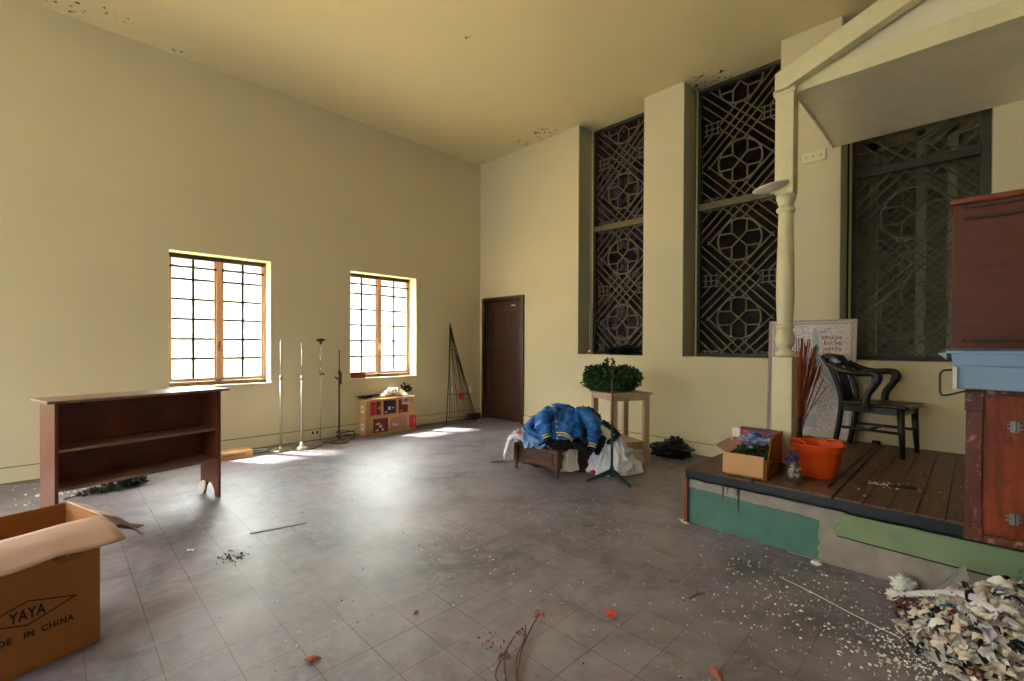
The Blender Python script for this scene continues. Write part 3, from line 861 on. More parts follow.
# print on the near face
FT = Matrix(((-1, 0, 0, 0.231), (0, 0, 1, 0.0012), (0, 1, 0, 0.0), (0, 0, 0, 1)))
def print_text(txt, size, z, x, wide, matl, nm, boldness=0.0006, shear=0.0, high=1.0):
    me = text_mesh(txt, size, boldness)
    for v in me.vertices:
        c = v.co.copy(); c.x *= wide; c.y *= high; c.x += c.y * shear
        v.co = Vector((0.231 - c.x - x, 0.0008 + c.z, z + c.y))
    me.flip_normals()
    me.materials.clear(); me.materials.append(matl)
    o = bpy.data.objects.new(nm, me); COL.objects.link(o); o.parent = cbb
    return o
print_text('YAYA', 0.060, 0.236, 0.0, 0.62, INK, 'printed_word', 0.0012)
for w_, x_ in (('MADE', -0.088), ('IN', 0.004), ('CHINA', 0.090)): print_text(w_, 0.035, 0.153, x_, 0.84, INK, 'printed_word', 0.0008)
f = M()
dm = [(0.082, 0.243), (0.231, 0.289), (0.380, 0.243), (0.231, 0.192)]
for i in range(4):
    a = dm[i]; b = dm[(i + 1) % 4]; f.bar((a[0], 0.001, a[1]), (b[0], 0.001, b[1]), 0.0045, 0.001, up=(0, 1, 0))
f.build('printed_diamond', INK, cbb)
f = M(); random.seed(5)
for gx in (0.060, 0.115):
    x = gx
    while x < gx + 0.04:
        wb = random.choice([0.0012, 0.002, 0.003]); f.box((x, 0.0005, 0.415), (x + wb, 0.0012, 0.437)); x += wb + random.choice([0.0015, 0.0025])
for k in range(8): f.box((0.07 + k * 0.009, 0.0005, 0.402), (0.076 + k * 0.009, 0.0012, 0.407))
f.build('printed_barcode', INKF, cbb)

# small flat carton against the wall, a white disk standing in for a bright spot
f = M(); f.box((-0.2, -0.09, 0), (0.2, 0.09, 0.085)); f.cur = 1
f.box((-0.14, -0.0915, 0.03), (0.14, -0.090, 0.034)); f.box((-0.12, -0.0915, 0.045), (0.12, -0.090, 0.055))
o = f.build('cardboard_box', [CARDL, INKF], bevel=0.002, loc=(0.34, -4.07, 0), rotz=math.radians(93)); tag(o, 'small flat tan carton on the floor right of the bookshelf', 'box')
f = M(); f.lathe([(0, 0), (0.058, 0.0), (0.062, 0.006), (0.056, 0.009), (0, 0.005)], n=28, T=Matrix.Translation((0, 0, 0.066)) @ Matrix.Rotation(-1.25, 4, 'X'))
o = f.build('white_disk', PAPER, loc=(1.63, -4.60, 0), rotz=math.atan2(0.971, -0.24) + PI / 2); tag(o, 'small white plate leaning at the foot of the bookshelf end', 'disk')

# ------------------------------------------------------------------ foliage helper
def foliage(mb, blobs, n, size=0.03, seed=1, flat=0.35):
    rnd = random.Random(seed)
    wsum = sum(b[3] * b[4] * b[5] for b in blobs)
    for (cx, cy, cz, rx, ry, rz) in blobs:
        k = int(n * rx * ry * rz / wsum) + 1
        for _ in range(k):
            while True:
                p = Vector((rnd.uniform(-1, 1), rnd.uniform(-1, 1), rnd.uniform(-1, 1)))
                if 0.2 < p.length < 1: break
            p = p.normalized() * (p.length ** 0.5)
            c = Vector((cx + p.x * rx, cy + p.y * ry, cz + p.z * rz))
            if c.z < 0.004: c.z = 0.004 + rnd.random() * 0.01
            d = (p + Vector((rnd.uniform(-1, 1), rnd.uniform(-1, 1), rnd.uniform(-1, 1))) * 0.9).normalized()
            if c.z < 0.04: d.z = abs(d.z) * 0.5
            s = d.cross(Vector((rnd.uniform(-1, 1), rnd.uniform(-1, 1), rnd.uniform(-1, 1)))).normalized()
            L = size * rnd.uniform(0.7, 1.4); wv = s * L * flat
            mb.add([c - wv * 0.3, c + d * L * 0.5 + wv, c + d * L, c + d * L * 0.5 - wv], [(0, 1, 2, 3)])

# garland under the bookshelf
f = M()
foliage(f, [(-0.18 + 0.075 * i, 0.02 * math.sin(i * 1.3), 0.02 + 0.02 * (i > 2), 0.06, 0.035 + 0.008 * i, 0.02 + 0.004 * i) for i in range(6)], 700, 0.032, 4)
f.cur = 1; f.tube([(-0.32, 0, 0.01), (-0.1, 0.03, 0.02), (0.1, -0.02, 0.02), (0.3, 0.02, 0.01)], 0.006, 5)
o = f.build('garland', [simple('dull_green_needles', srgb(30, 44, 24), 0.6, var=0.4, scale=20), TWIG], loc=(0.92, -5.16, 0), rotz=math.radians(104)); tag(o, 'dark green artificial garland on the floor beneath the bookshelf', 'garland')

# ------------------------------------------------------------------ microphone stands
def mic_stand(name, label, loc, h1, h2, base='disc', matp=CHROME):
    t_ = thing(name, label, 'stand', loc, 0, None)
    f = M()
    if base == 'disc': f.lathe([(0, 0), (0.125, 0), (0.13, 0.006), (0.125, 0.014), (0.06, 0.026), (0.025, 0.035), (0.02, 0.06), (0, 0.06)], n=32)
    elif base == 'small': f.lathe([(0, 0), (0.085, 0), (0.09, 0.008), (0.06, 0.03), (0.03, 0.045), (0.018, 0.09), (0, 0.09)], n=28)
    f.build('base', matp, t_)
    f = M(); f.tube([(0, 0, 0.03), (0, 0, h1)], 0.0115, 12); f.build('lower_tube', matp, t_)
    f = M(); f.lathe([(0, 0), (0.016, 0), (0.018, 0.01), (0.018, 0.045), (0.012, 0.055), (0, 0.055)], (0, 0, h1 - 0.03), 16); f.build('clutch', matp, t_)
    f = M(); f.tube([(0, 0, h1), (0.0, 0, h2 - 0.02)], 0.0075, 10); f.tube([(0, 0, h2 - 0.03), (0, 0, h2)], 0.009, 10); f.build('upper_tube', matp, t_)
    return t_
mic_stand('microphone_stand', 'chrome microphone stand on round disc base nearest the left window', (0.30, -3.52, 0), 0.90, 1.37)
mic_stand('microphone_stand', 'chrome microphone stand with a small domed base, second from the left window', (0.42, -3.31, 0), 0.90, 1.33, 'small')
m4 = mic_stand('microphone_stand', 'dark bronze microphone stand with clip nearest the stacked picture boxes', (0.36, -2.80, 0), 0.95, 1.24, 'disc', BRONZE)
f = M(); f.box((-0.012, 0.012, 0.78), (0.012, 0.03, 0.95)); f.tube([(0, -0.01, 0.85), (-0.04, -0.04, 0.88)], 0.012, 8); f.build('clip', BLACK, m4, bevel=0.003)
m3 = thing('microphone_stand', 'thin chrome stand topped by a black microphone clip leaning on the wall', 'stand', (0.13, -2.96, 0))
f = M(); f.tube([(0, 0, 0.0), (-0.02, 0.01, 0.90)], 0.009, 10); f.build('lower_tube', CHROME, m3)
f = M(); f.tube([(-0.02, 0.01, 0.88), (-0.03, 0.015, 1.36)], 0.012, 10); f.build('upper_tube', simple('mirror_chrome', srgb(225, 222, 205), 0.08, 1.0, var=0.02), m3)
f = M(); f.tube([(-0.05, -0.03, 1.37), (-0.025, 0.02, 1.385), (0.0, 0.06, 1.375)], 0.016, 8); f.box((-0.04, 0.0, 1.33), (-0.015, 0.03, 1.385)); f.build('microphone_clip', BLACK, m3)
f = M(); f.tube([(-0.035, 0.0, 0.925), (0.01, 0.05, 0.91)], 0.010, 8); f.build('knob', BLACK, m3)
f = M(); f.tube([(0.3, -0.02 * 0, 0.004)] , 0.004) if False else None
pts = []
for i in range(70):
    a = i * 0.55; r = 0.07 + 0.05 * math.sin(i * 0.7) * nz((i * .3, 0, 0)); pts.append((0.05 * math.cos(a) * 1.3, r * 1.6 * math.sin(a), 0.006 + 0.0006 * i * 0.3))
f.tube(pts, 0.004, 5)
o = f.build('cable', PAPER, loc=(0.19, -3.76, 0)); tag(o, 'tangle of white cable on the floor beside the small tan carton', 'cable')
f = M(); f.tube([(0.55 + 0.0 * i, -3.3, 0.006) for i in range(1)] + [(0.52, -3.2, 0.006), (0.40, -3.05, 0.006), (0.27, -2.98, 0.006), (0.30, -2.85, 0.006), (0.22, -2.65, 0.006)], 0.006, 6)
o = f.build('cable', BLACK); tag(o, 'black cable running over the floor between the chrome stands and bronze stand', 'cable')
f = M(); f.tube([(0.13 * math.cos(a) , 0.13 * math.sin(a), 0.012 + 0.004 * i) for i, a in enumerate([k * 0.5 for k in range(28)])], 0.007, 6)
o = f.build('cable_coil', BLACK, loc=(0.17, -2.62, 0)); tag(o, 'black coiled cable on the floor behind the bronze stand base', 'cable')
# outlet
o_ = thing('wall_outlet', 'cream double power outlet low on the wall behind the chrome stands', 'outlet', (0.0185, -2.99, 0.075))
f = M(); f.box((0, -0.06, 0), (0.008, 0.06, 0.07)); cp_ = f.build('cover_plate', CREAMP, o_, bevel=0.003)
for s in (-1, 1):
    f = M(); f.box((0.008, s * 0.03 - 0.015, 0.015), (0.011, s * 0.03 + 0.015, 0.055)); f.build('socket', INKF, cp_)

# ------------------------------------------------------------------ stacked picture boxes, beads, branch, brick
random.seed(9)
def picture_box(z0, label, y0, y1, seed, extra):
    t_ = thing('display_box', label, 'box', (0.125, (y0 + y1) / 2, z0), 0, 'cardboard display boxes under the right window')
    hy = (y1 - y0) / 2; hx = 0.10; h = 0.255
    f = M(); f.box((-hx, -hy, 0), (hx, hy, h)); f.build('carton_body', CARDL, t_, bevel=0.002)
    rr = random.Random(seed)
    for (a, b, matl, inner) in extra:
        f = M(); ya = -hy + a * 2 * hy; yb = -hy + b * 2 * hy
        f.box((hx, ya, 0.03), (hx + 0.003, yb, h - 0.025)); f.cur = 1
        for k in range(inner):
            yy = ya + (yb - ya) * rr.uniform(0.08, 0.7); zz = rr.uniform(0.045, 0.16)
            f.box((hx + 0.003, yy, zz), (hx + 0.0045, yy + (yb - ya) * rr.uniform(0.1, 0.25), zz + rr.uniform(0.012, 0.05)))
        f.build('printed_panel', [matl, CARDIN], t_)
    f = M(); f.box((-0.04, -hy - 0.002, 0.07), (0.05, -hy, 0.17)); f.cur = 1; f.box((-0.01, -hy - 0.003, 0.10), (0.01, -hy - 0.002, 0.14)); f.build('end_label', [PAPER, INK], t_)
    return t_
DR = simple('dark_red_print', srgb(112, 24, 34), 0.5, var=0.3, scale=30)
BR = simple('bright_red_print', srgb(196, 36, 44), 0.5, var=0.2, scale=30)
DK = simple('charcoal_print', srgb(44, 40, 48), 0.5, var=0.5, scale=40)
PK = simple('pink_print', srgb(178, 124, 118), 0.5, var=0.2, scale=30)
picture_box(0.0, 'lower cardboard box with dark red printed pictures under the window', -2.35, -1.50, 1, [(0.14, 0.42, DR, 5), (0.47, 0.80, PK, 4), (0.85, 0.99, BR, 2)])
picture_box(0.256, 'upper cardboard box with a black picture panel, stacked under the window', -2.35, -1.56, 2, [(0.10, 0.20, BR, 1), (0.21, 0.30, DR, 2), (0.36, 0.62, DK, 3), (0.68, 0.88, DR, 2)])
f = M(); f.box((-0.12, -0.37, 0), (0.13, 0.37, 0.012)); o = f.build('cardboard_sheet', CARDL, bevel=0.002, loc=(0.135, -1.91, 0.512)); tag(o, 'thin flat cardboard sheet on top of the stacked picture boxes', 'sheet')
f = M(); random.seed(11)
for k in range(6):
    pts = []; ph = random.uniform(0, 6)
    for i in range(40):
        a = i * 0.42 + ph
        x = 0.02 + 0.075 * math.cos(a * 1.1) * (0.6 + 0.5 * nz((i * .2, k, 0))); y = 0.20 * math.sin(a * 0.37 + k) * (1.0)
        z = 0.014 + 0.13 * max(0, 1 - (y / 0.23) ** 2) * random.uniform(0.1, 1)
        pts.append((x, y, z))
    f.tube(pts, 0.010, 5)
for s in range(3):
    f.tube([(0.118 + 0.008 * s, 0.14 + 0.05 * math.sin(a) + 0.02 * s, -0.035 + 0.075 * math.cos(a)) for a in [k * PI / 8 for k in range(17)]], 0.006, 5)
o = f.build('bead_garland', BEADS, loc=(0.13, -1.86, 0.524)); tag(o, 'pile of white beaded garland draped over the stacked picture boxes', 'garland')
f = M(); f.tube([(0.0, -0.5, 0.03), (0.02, -0.2, 0.045), (0, 0.1, 0.06)], [0.005, 0.010, 0.008], 6); f.tube([(0.04, -0.42, 0.025), (0.05, -0.1, 0.03)], 0.006, 6)
foliage(f, [(0, -0.35, 0.02, 0.03, 0.10, 0.015), (-0.02, 0.38, 0.10, 0.03, 0.06, 0.03), (-0.02, 0.30, 0.15, 0.02, 0.02, 0.03)], 130, 0.04, 8)
f.tube([(0, 0.1, 0.03), (-0.02, 0.40, 0.12)], 0.006, 5)
o = f.build('dark_branch', LEAFB, loc=(0.07, -1.93, 0.525)); tag(o, 'dark artificial branch lying behind the white beads', 'branch')
f = M(); f.box((-0.05, -0.105, 0), (0.05, 0.105, 0.085)); o = f.build('brick', BRICK, bevel=0.006, loc=(-0.07, -2.33, 0.8255)); tag(o, 'dark red brick on the sill of the right casement window', 'brick')

# ------------------------------------------------------------------ folded wire frame in the corner
wf = thing('wire_tree_frame', 'tall dark wire cone frame leaning in the corner beside the door', 'frame', (0.22, -0.64, 0))
apex = Vector((-0.14, -0.10, 1.64))
f = M(); nW = 15
for i in range(nW):
    u = i / (nW - 1)
    a = PI * 1.15 * u - PI * 0.1
    b = Vector((0.07 + 0.09 * math.sin(a * 0.9), -0.31 + 0.62 * u, 0.003))
    mid = b.lerp(apex, 0.5) + Vector((0.012 * math.sin(i * 2.2), 0.015 * math.cos(i * 1.7), 0))
    f.tube([b, mid, apex + Vector((0, 0.012 * math.sin(i), 0.05 * math.cos(i * 2)))], [0.0042 if i not in (0, nW - 1) else 0.008] * 3, 5)
f.build('upright_wires', IRON, wf)
for (tt, nm) in ((0.30, 'hoop'), (0.07, 'hoop'), (0.75, 'hoop')):
    f = M(); pts = []
    for i in range(nW):
        u = i / (nW - 1); a = PI * 1.15 * u - PI * 0.1
        b = Vector((0.07 + 0.09 * math.sin(a * 0.9) + 0.006, -0.31 + 0.62 * u, 0.003)); pts.append(b.lerp(apex, tt))
    f.tube(pts, 0.0045, 5); f.build(nm, IRON, wf)
f = M(); foliage(f, [(0.13, -0.06, 0.47, 0.015, 0.03, 0.045)], 40, 0.035, 3, 0.6); f.build('red_ribbon', PINKF, wf)
for (yy, xx_) in ((0.16, 0.10), (-0.20, 0.06)):
    f = M(); f.grid(lambda u, v: (xx_ + 0.012 * math.sin(u * 5), yy - 0.025 + 0.05 * u, 0.50 + 0.10 * v + 0.01 * math.sin(u * 4)), 6, 6); f.build('paper_tag', PAPER, wf, solid=0.002)
f = M(); f.box((-0.06, -0.10, 0), (0.06, 0.12, 0.10)); f.box((-0.03, -0.2, 0), (0.03, -0.12, 0.03)); o = f.build('wood_block', DARKW, bevel=0.006, loc=(0.09, -0.22, 0)); tag(o, 'small dark wooden block on the floor between wire frame and door', 'block')
f = M(); f.tube([(-1.87, 0, 0.02), (-1.9, 0, 1.0)], 0.004) if False else None

# ------------------------------------------------------------------ pine table with wreath
# corners from the photograph: left, front, right
TF = Vector((3.66, -1.19, 0)); TR_ = Vector((3.86, -0.76, 0)); TL = Vector((3.24, -0.97, 0))
tb = thing('side_table', 'pale pine side table with low shelf behind the heap of white cloth', 'table', TF + Vector((-0.036, -0.036, 0)), math.atan2(0.43, 0.20))
# local x: front->right (0.474), local y: front->left
TLx = 0.48; TLy = 0.46; TH = 0.80
f = M(); f.box((-0.02, -0.02, TH - 0.022), (TLx + 0.02, TLy + 0.02, TH)); f.build('tabletop', TABLEW, tb, bevel=0.004)
f = M(); f.box((0.02, 0.0, TH - 0.085), (TLx - 0.02, 0.018, TH - 0.023)); f.box((0.0, 0.02, TH - 0.085), (0.018, TLy - 0.02, TH - 0.023)); f.box((TLx - 0.018, 0.02, TH - 0.085), (TLx, TLy - 0.02, TH - 0.023)); f.box((0.02, TLy - 0.018, TH - 0.085), (TLx - 0.02, TLy, TH - 0.023))
f.build('apron', TABLEW, tb)
for (x, y) in ((0, 0), (TLx - 0.065, 0), (0, TLy - 0.05), (TLx - 0.065, TLy - 0.05)):
    f = M(); f.box((x, y, 0), (x + 0.065, y + 0.05, TH - 0.023)); f.build('leg', TABLEW, tb, bevel=0.004)
f = M(); f.box((0.005, 0.065, 0.20), (TLx - 0.005, TLy - 0.065, 0.22)); f.box((0.08, 0.01, 0.17), (TLx - 0.08, 0.03, 0.25)); f.box((0.08, 0.0, 0.25), (TLx - 0.08, TLy - 0.01, 0.262)); f.build('lower_shelf', TABLEW, tb, bevel=0.003)

wr = thing('wreath', 'bushy green artificial wreath heaped on the pine table', 'wreath', (3.455, -0.975, TH), math.radians(45.3))
blobs = []
for i in range(14):
    a = 2 * PI * i / 14
    blobs.append((-0.02 + 0.19 * math.cos(a), 0.13 * math.sin(a), 0.13 + 0.02 * math.sin(i * 2), 0.10, 0.09, 0.115))
blobs += [(-0.26, 0, 0.20, 0.05, 0.05, 0.08), (-0.30, 0, 0.10, 0.04, 0.05, 0.04), (-0.03, 0.02, 0.30, 0.05, 0.05, 0.06), (0.24, 0, 0.15, 0.08, 0.08, 0.10), (-0.13, 0, 0.24, 0.07, 0.06, 0.06), (0.12, 0, 0.22, 0.10, 0.06, 0.06)]
f = M(); foliage(f, blobs, 7000, 0.040, 21, 0.32); f.build('needles', LEAF, wr)
f = M(); f.tube([(-0.02 + 0.19 * math.cos(2 * PI * i / 24), 0.13 * math.sin(2 * PI * i / 24), 0.13) for i in range(24)], 0.03, 6, closed=True); f.tube([(-0.05, 0, 0.15), (-0.055, 0, 0.37)], 0.010, 6); f.build('wire_ring', TWIG, wr)

# dark garland and glass ball in the first recess
f = M(); foliage(f, [(-0.12, 0, 0.04, 0.14, 0.08, 0.045), (0.1, 0, 0.055, 0.14, 0.08, 0.06)], 1500, 0.035, 31)
o = f.build('garland', LEAFB, loc=(2.87, 0.16, 1.19)); tag(o, 'blackish garland lying on the ledge of the leftmost grille recess', 'garland')
gb = thing('hanging_ball', 'small glass ball hanging on a thin cord in the leftmost recess', 'ball', (2.33, 0.14, 1.20))
f = M(); f.lathe([(0, 0), (0.02, 0.006), (0.036, 0.025), (0.036, 0.045), (0.02, 0.066), (0, 0.072)], n=20); f.build('ball', SILVER, gb)
f = M(); f.tube([(0, 0, 0.07), (0.01, 0.02, 3.36)], 0.003, 5); f.build('cord', CREAMP, gb)

# black bin bag
def crumple(mb, c, r, seed, amp=0.25, sc=2.2, nu=36, nv=20, flatz=True, ridged=True):
    c = Vector(c)
    def fn(u, v):
        a = 2 * PI * u; b = PI * (v - 0.5)
        d = Vector((math.cos(a) * math.cos(b), math.sin(a) * math.cos(b), math.sin(b)))
        k = 1 + amp * nz(d, sc, seed) + amp * 0.5 * nz(d, sc * 2.3, seed + 3)
        if ridged: k += amp * 0.7 * (ridge(d, sc * 1.4, seed + 5) - 0.5)
        p = c + Vector((d.x * r[0], d.y * r[1], d.z * r[2])) * k
        if flatz and p.z < 0.003: p.z = 0.003
        return p
    mb.grid(fn, nu, nv, closeu=True)
f = M(); crumple(f, (0, 0, 0.09), (0.23, 0.16, 0.10), 4, 0.3, 2.2, 64, 36); crumple(f, (0.06, 0.02, 0.17), (0.09, 0.07, 0.07), 8, 0.4, 2.6, 40, 24)
o = f.build('bin_bag', TRASH, loc=(3.84, -0.32, 0), rotz=math.radians(30)); tag(o, 'crumpled black bin bag on the floor between the pine table and stage', 'bag')

# ------------------------------------------------------------------ chest with heap of clothes
ch = thing('wooden_chest', 'low walnut chest on short feet under the blue jacket', 'chest', (3.20, -1.73, 0))
f = M(); f.box((-0.27, -0.25, 0.085), (0.27, 0.25, 0.255)); f.prism([(-0.27, 0.085), (-0.2, 0.06), (-0.12, 0.08), (0, 0.055), (0.12, 0.08), (0.2, 0.06), (0.27, 0.085)], -0.258, -0.24)
f.build('carcass', BENCHW, ch, bevel=0.004)
f = M(); f.box((-0.30, -0.28, 0.256), (0.30, 0.28, 0.275)); f.build('lid', BENCHW, ch, bevel=0.005)
f = M(); f.box((-0.22, -0.262, 0.11), (0.22, -0.2505, 0.235)); f.build('front_panel', BENCHW, ch, bevel=0.006)
for sx in (-1, 1):
    for sy in (-1, 1):
        f = M(); f.box((sx * 0.28 - 0.022, sy * 0.26 - 0.022, 0.07), (sx * 0.28 + 0.022, sy * 0.26 + 0.022, 0.255))
        f.lathe([(0, 0), (0.014, 0), (0.022, 0.02), (0.012, 0.035), (0.02, 0.055), (0.02, 0.07), (0, 0.07)], (sx * 0.28, sy * 0.26, 0), 12); f.build('leg', BENCHW, ch)

LA = math.radians(45.28)
def local(name, label, cat, dx=0.0, dy=0.0, z=0.0):
    """a thing whose own x axis runs right and y axis away, at an offset from the chest centre (3.25,-1.75)"""
    p = Vector((3.25 + dx * math.cos(LA) - dy * math.sin(LA), -1.75 + dx * math.sin(LA) + dy * math.cos(LA), z))
    return thing(name, label, cat, p, LA)

def folds(u, v, amp, fu, fv, seed):
    return amp * (ridge((u * fu, v * fv, 0), 1.0, seed) - 0.5) + amp * 0.5 * nz((u * fu * 2, v * fv * 2, 1), 1.0, seed + 1)

def sheet(fn, nu, nv, name, mats, parent, thick=0.006, wr=0.010):
    f = M(); f.grid(fn, nu, nv); wrinkle(f, wr, 13, 2.0); return f.build(name, mats, parent, solid=thick)

# mass of dark clothes underneath
dk = local('black_coat', 'black coat heaped on the chest beneath the blue jacket', 'coat', 0.14, 0.03, 0.276)
f = M(); crumple(f, (-0.02, 0.03, 0.11), (0.36, 0.20, 0.15), 3, 0.22, 1.8, 64, 36)
crumple(f, (-0.12, -0.27, 0.04), (0.19, 0.06, 0.06), 16, 0.3, 2.2, 48, 24)
f.build('coat_body', BLACKC, dk)
f = M(); crumple(f, (0.13, -0.16, 0.05), (0.20, 0.10, 0.12), 6, 0.35, 2.0, 44, 26)
f.tube([(-0.1, -0.2, 0.08), (0.05, -0.27, 0.05), (0.14, -0.30, 0.0), (0.2, -0.33, -0.03)], [0.05, 0.055, 0.05, 0.035], 12, flat=0.7)
f.build('coat_sleeve', BLACKC, dk)
dd = local('dark_jumper', 'dark jumper bunched on the chest left of the blue jacket', 'jumper', -0.30, 0.08, 0.276)
f = M(); f.tube([(-0.16, -0.0, 0.05), (-0.06, 0.0, 0.09), (0.06, 0.02, 0.12), (0.18, 0.03, 0.10)], [0.03, 0.05, 0.055, 0.05], 14, flat=0.8); crumple(f, (0.08, 0.05, 0.07), (0.14, 0.12, 0.07), 12, 0.3); f.build('jumper_body', simple('charcoal_knit', srgb(26, 24, 28), 0.9, var=0.3), dd)

jk = local('blue_jacket', 'royal blue satin jacket with striped cuffs sprawled over the heap of clothes', 'jacket', 0.0, -0.02, 0.276)
def torso(u, v):
    # dome-like back/front of the jacket thrown over the heap; u along width, v from top to the hem
    x = -0.15 + 0.46 * u
    y = 0.14 - 0.34 * v
    z = 0.37 - 0.20 * (v ** 2.2) - 0.10 * abs(u - 0.5) ** 2 * 4 * (0.5 + v)
    z += 0.03 * math.sin(u * PI * 3) * (1 - v * 0.5)
    z += folds(u, v, 0.05, 5.0, 3.0, 3.1)
    x += 0.03 * math.sin(v * 5) ; y += 0.02 * nz((u * 4, v * 4, 2))
    return (x, y, max(0.05, z))
sheet(torso, 60, 40, 'jacket_body', BLUEJ, jk, 0.016)
def front(u, v):
    x = -0.13 + 0.37 * u + 0.02 * math.sin(v * 3)
    y = -0.20 - 0.03 * v + 0.02 * math.sin(u * 7) - 0.03 * math.sin(u * PI)
    z = 0.24 - 0.135 * v * (0.9 + 0.1 * math.sin(u * 4)) + 0.012 * nz((u * 6, v * 6, 0))
    y += folds(u, v, 0.035, 6.0, 3.0, 8.2)
    if v < 0.2: y += 0.05 * (0.2 - v) * 5 * 0.6; z += 0.03 * (0.2 - v) * 5
    return (x, y, z)
sheet(front, 50, 30, 'jacket_front', BLUEJ, jk, 0.016)
f = M(); f.tube([(0.0, -0.05, 0.345), (-0.01, -0.14, 0.31), (-0.01, -0.235, 0.21), (0.0, -0.275, 0.15), (0.0, -0.285, 0.10)], 0.010, 6, flat=0.5); pk_ = f.build('placket', simple('mid_blue_trim', srgb(30, 92, 160), 0.5), jk)
for k in range(4):
    z = 0.28 - 0.052 * k; y = -0.195 - 0.029 * k
    f = M(); f.lathe([(0, 0), (0.010, 0), (0.010, 0.004), (0, 0.006)], n=10, T=Matrix.Translation((-0.005, y - 0.012, z)) @ Matrix.Rotation(PI / 2, 4, 'X')); f.build('snap_button', GOLD, pk_)
sleeve_o = []
def sleeve(name, pts, rad, mat_=BLUEJ, seed=1):
    f = M()
    P = [Vector(p) for p in pts]
    # resample
    n = 44; out = []; rr = []
    for i in range(n + 1):
        s = i / n * (len(P) - 1); a = min(int(s), len(P) - 2); t_ = s - a
        q = P[a].lerp(P[a + 1], t_)
        out.append(q); rr.append((rad[a] * (1 - t_) + rad[a + 1] * t_) * (1 + 0.20 * nz((i * 0.55, seed, 0), 1.0) + 0.07 * math.sin(i * 1.3)))
    for _ in range(2):
        out = [out[0]] + [(out[i - 1] + out[i] * 2 + out[i + 1]) / 4 for i in range(1, n)] + [out[-1]]
    f.tube(out, rr, 28, flat=0.72); wrinkle(f, 0.016, 11, seed)
    sleeve_o.append(f.build(name, mat_, jk))
    return out[-1], (out[-1] - out[-3]).normalized(), rr[-1]
def cuff(end, d, r):
    cols = [NAVY, GOLD, NAVY, GOLD, NAVY]; L = 0.0
    f = M(); 
    for k, (ln, mi) in enumerate(((0.008, 0), (0.014, 1), (0.010, 0), (0.014, 1), (0.040, 0))):
        f.cur = mi
        a = end + d * L; b = end + d * (L + ln); rr_ = r * (0.86 - 0.03 * k)
        f.tube([a, b], [rr_, rr_ * 0.97], 16, flat=0.8); L += ln
    f.build('striped_cuff', [NAVY, GOLD], sleeve_o[-1])
cuff(*sleeve('sleeve', [(0.24, 0.0, 0.36), (0.33, -0.04, 0.33), (0.40, -0.10, 0.24), (0.385, -0.17, 0.14), (0.36, -0.21, 0.06)], [0.05, 0.085, 0.10, 0.085, 0.055], seed=2))
cuff(*sleeve('sleeve', [(-0.02, -0.04, 0.33), (-0.13, -0.10, 0.32), (-0.14, -0.18, 0.24), (-0.11, -0.22, 0.155)], [0.05, 0.085, 0.085, 0.06], seed=5))
f = M(); f.tube([(-0.12, 0.0, 0.30), (-0.22, -0.02, 0.27), (-0.29, -0.04, 0.20), (-0.27, -0.06, 0.15), (-0.17, -0.10, 0.11), (-0.1, -0.15, 0.09)], [0.05, 0.05, 0.045, 0.04, 0.04, 0.04], 14, flat=0.8); f.build('gathered_hem', BLUEJ, jk)
f = M(); f.tube([(0.0, -0.26, 0.16), (0.06, -0.295, 0.165), (0.11, -0.30, 0.14), (0.145, -0.29, 0.10)], 0.022, 10, flat=0.6); f.cur = 1
f.tube([(0.0, -0.275, 0.178), (0.06, -0.31, 0.183), (0.11, -0.315, 0.158), (0.15, -0.305, 0.115)], 0.007, 6); f.tube([(0.0, -0.28, 0.155), (0.06, -0.318, 0.16), (0.11, -0.322, 0.135), (0.14, -0.31, 0.10)], 0.006, 6)
f.build('striped_waistband', [NAVY, GOLD], jk)
f = M(); f.tube([(-0.02, 0.05, 0.41), (0.02, -0.02, 0.42), (0.10, 0.0, 0.405), (0.16, 0.04, 0.40)], [0.016, 0.022, 0.022, 0.016], 10); f.build('collar', BLUEJ, jk)

# light blue shirt and white cloth over the chest's left end
ls = local('blue_shirt', 'light blue shirt hanging over the front edge of the walnut chest', 'shirt', -0.20, -0.12, 0.276)
def lsf(u, v):
    x = -0.16 + 0.33 * u * (0.35 + 0.65 * v) + 0.03 * v
    y = 0.10 - 0.24 * v - 0.03 * u
    z = 0.17 * (1 - v) ** 1.2 * (1 - 0.5 * u) + 0.012 + 0.02 * math.sin(u * PI)
    z += folds(u, v, 0.03, 4, 2, 4.4)
    return (x, y, max(0.008, z))
sheet(lsf, 40, 30, 'shirt_body', LBLUE, ls, 0.008)
wc = local('white_shirt', 'white crumpled shirt spilling over the left end of the walnut chest', 'shirt', -0.37, 0.03, 0.276)
def wcf(u, v):
    x = -0.15 + 0.30 * u; y = 0.08 - 0.22 * v
    z = 0.075 * math.sin(min(1, u * 1.3) * PI * 0.6) * (1 - v * 0.6) + folds(u, v, 0.05, 5, 4, 6.6) + 0.04
    if u < 0.25: z -= (0.25 - u) * 0.62; x = -0.11 - (0.25 - u) * 0.22
    return (x, y + 0.02 * nz((u * 5, v * 5, 3)), max(0.006, z) if u >= 0.25 else z)
sheet(wcf, 40, 30, 'shirt_body', WHITEC, wc, 0.008)
f = M(); f.box((-0.03, -0.02, 0), (0.03, 0.02, 0.03)); f.build('orange_tag', ORFL, wc, loc=(0.0, -0.03, 0.10))
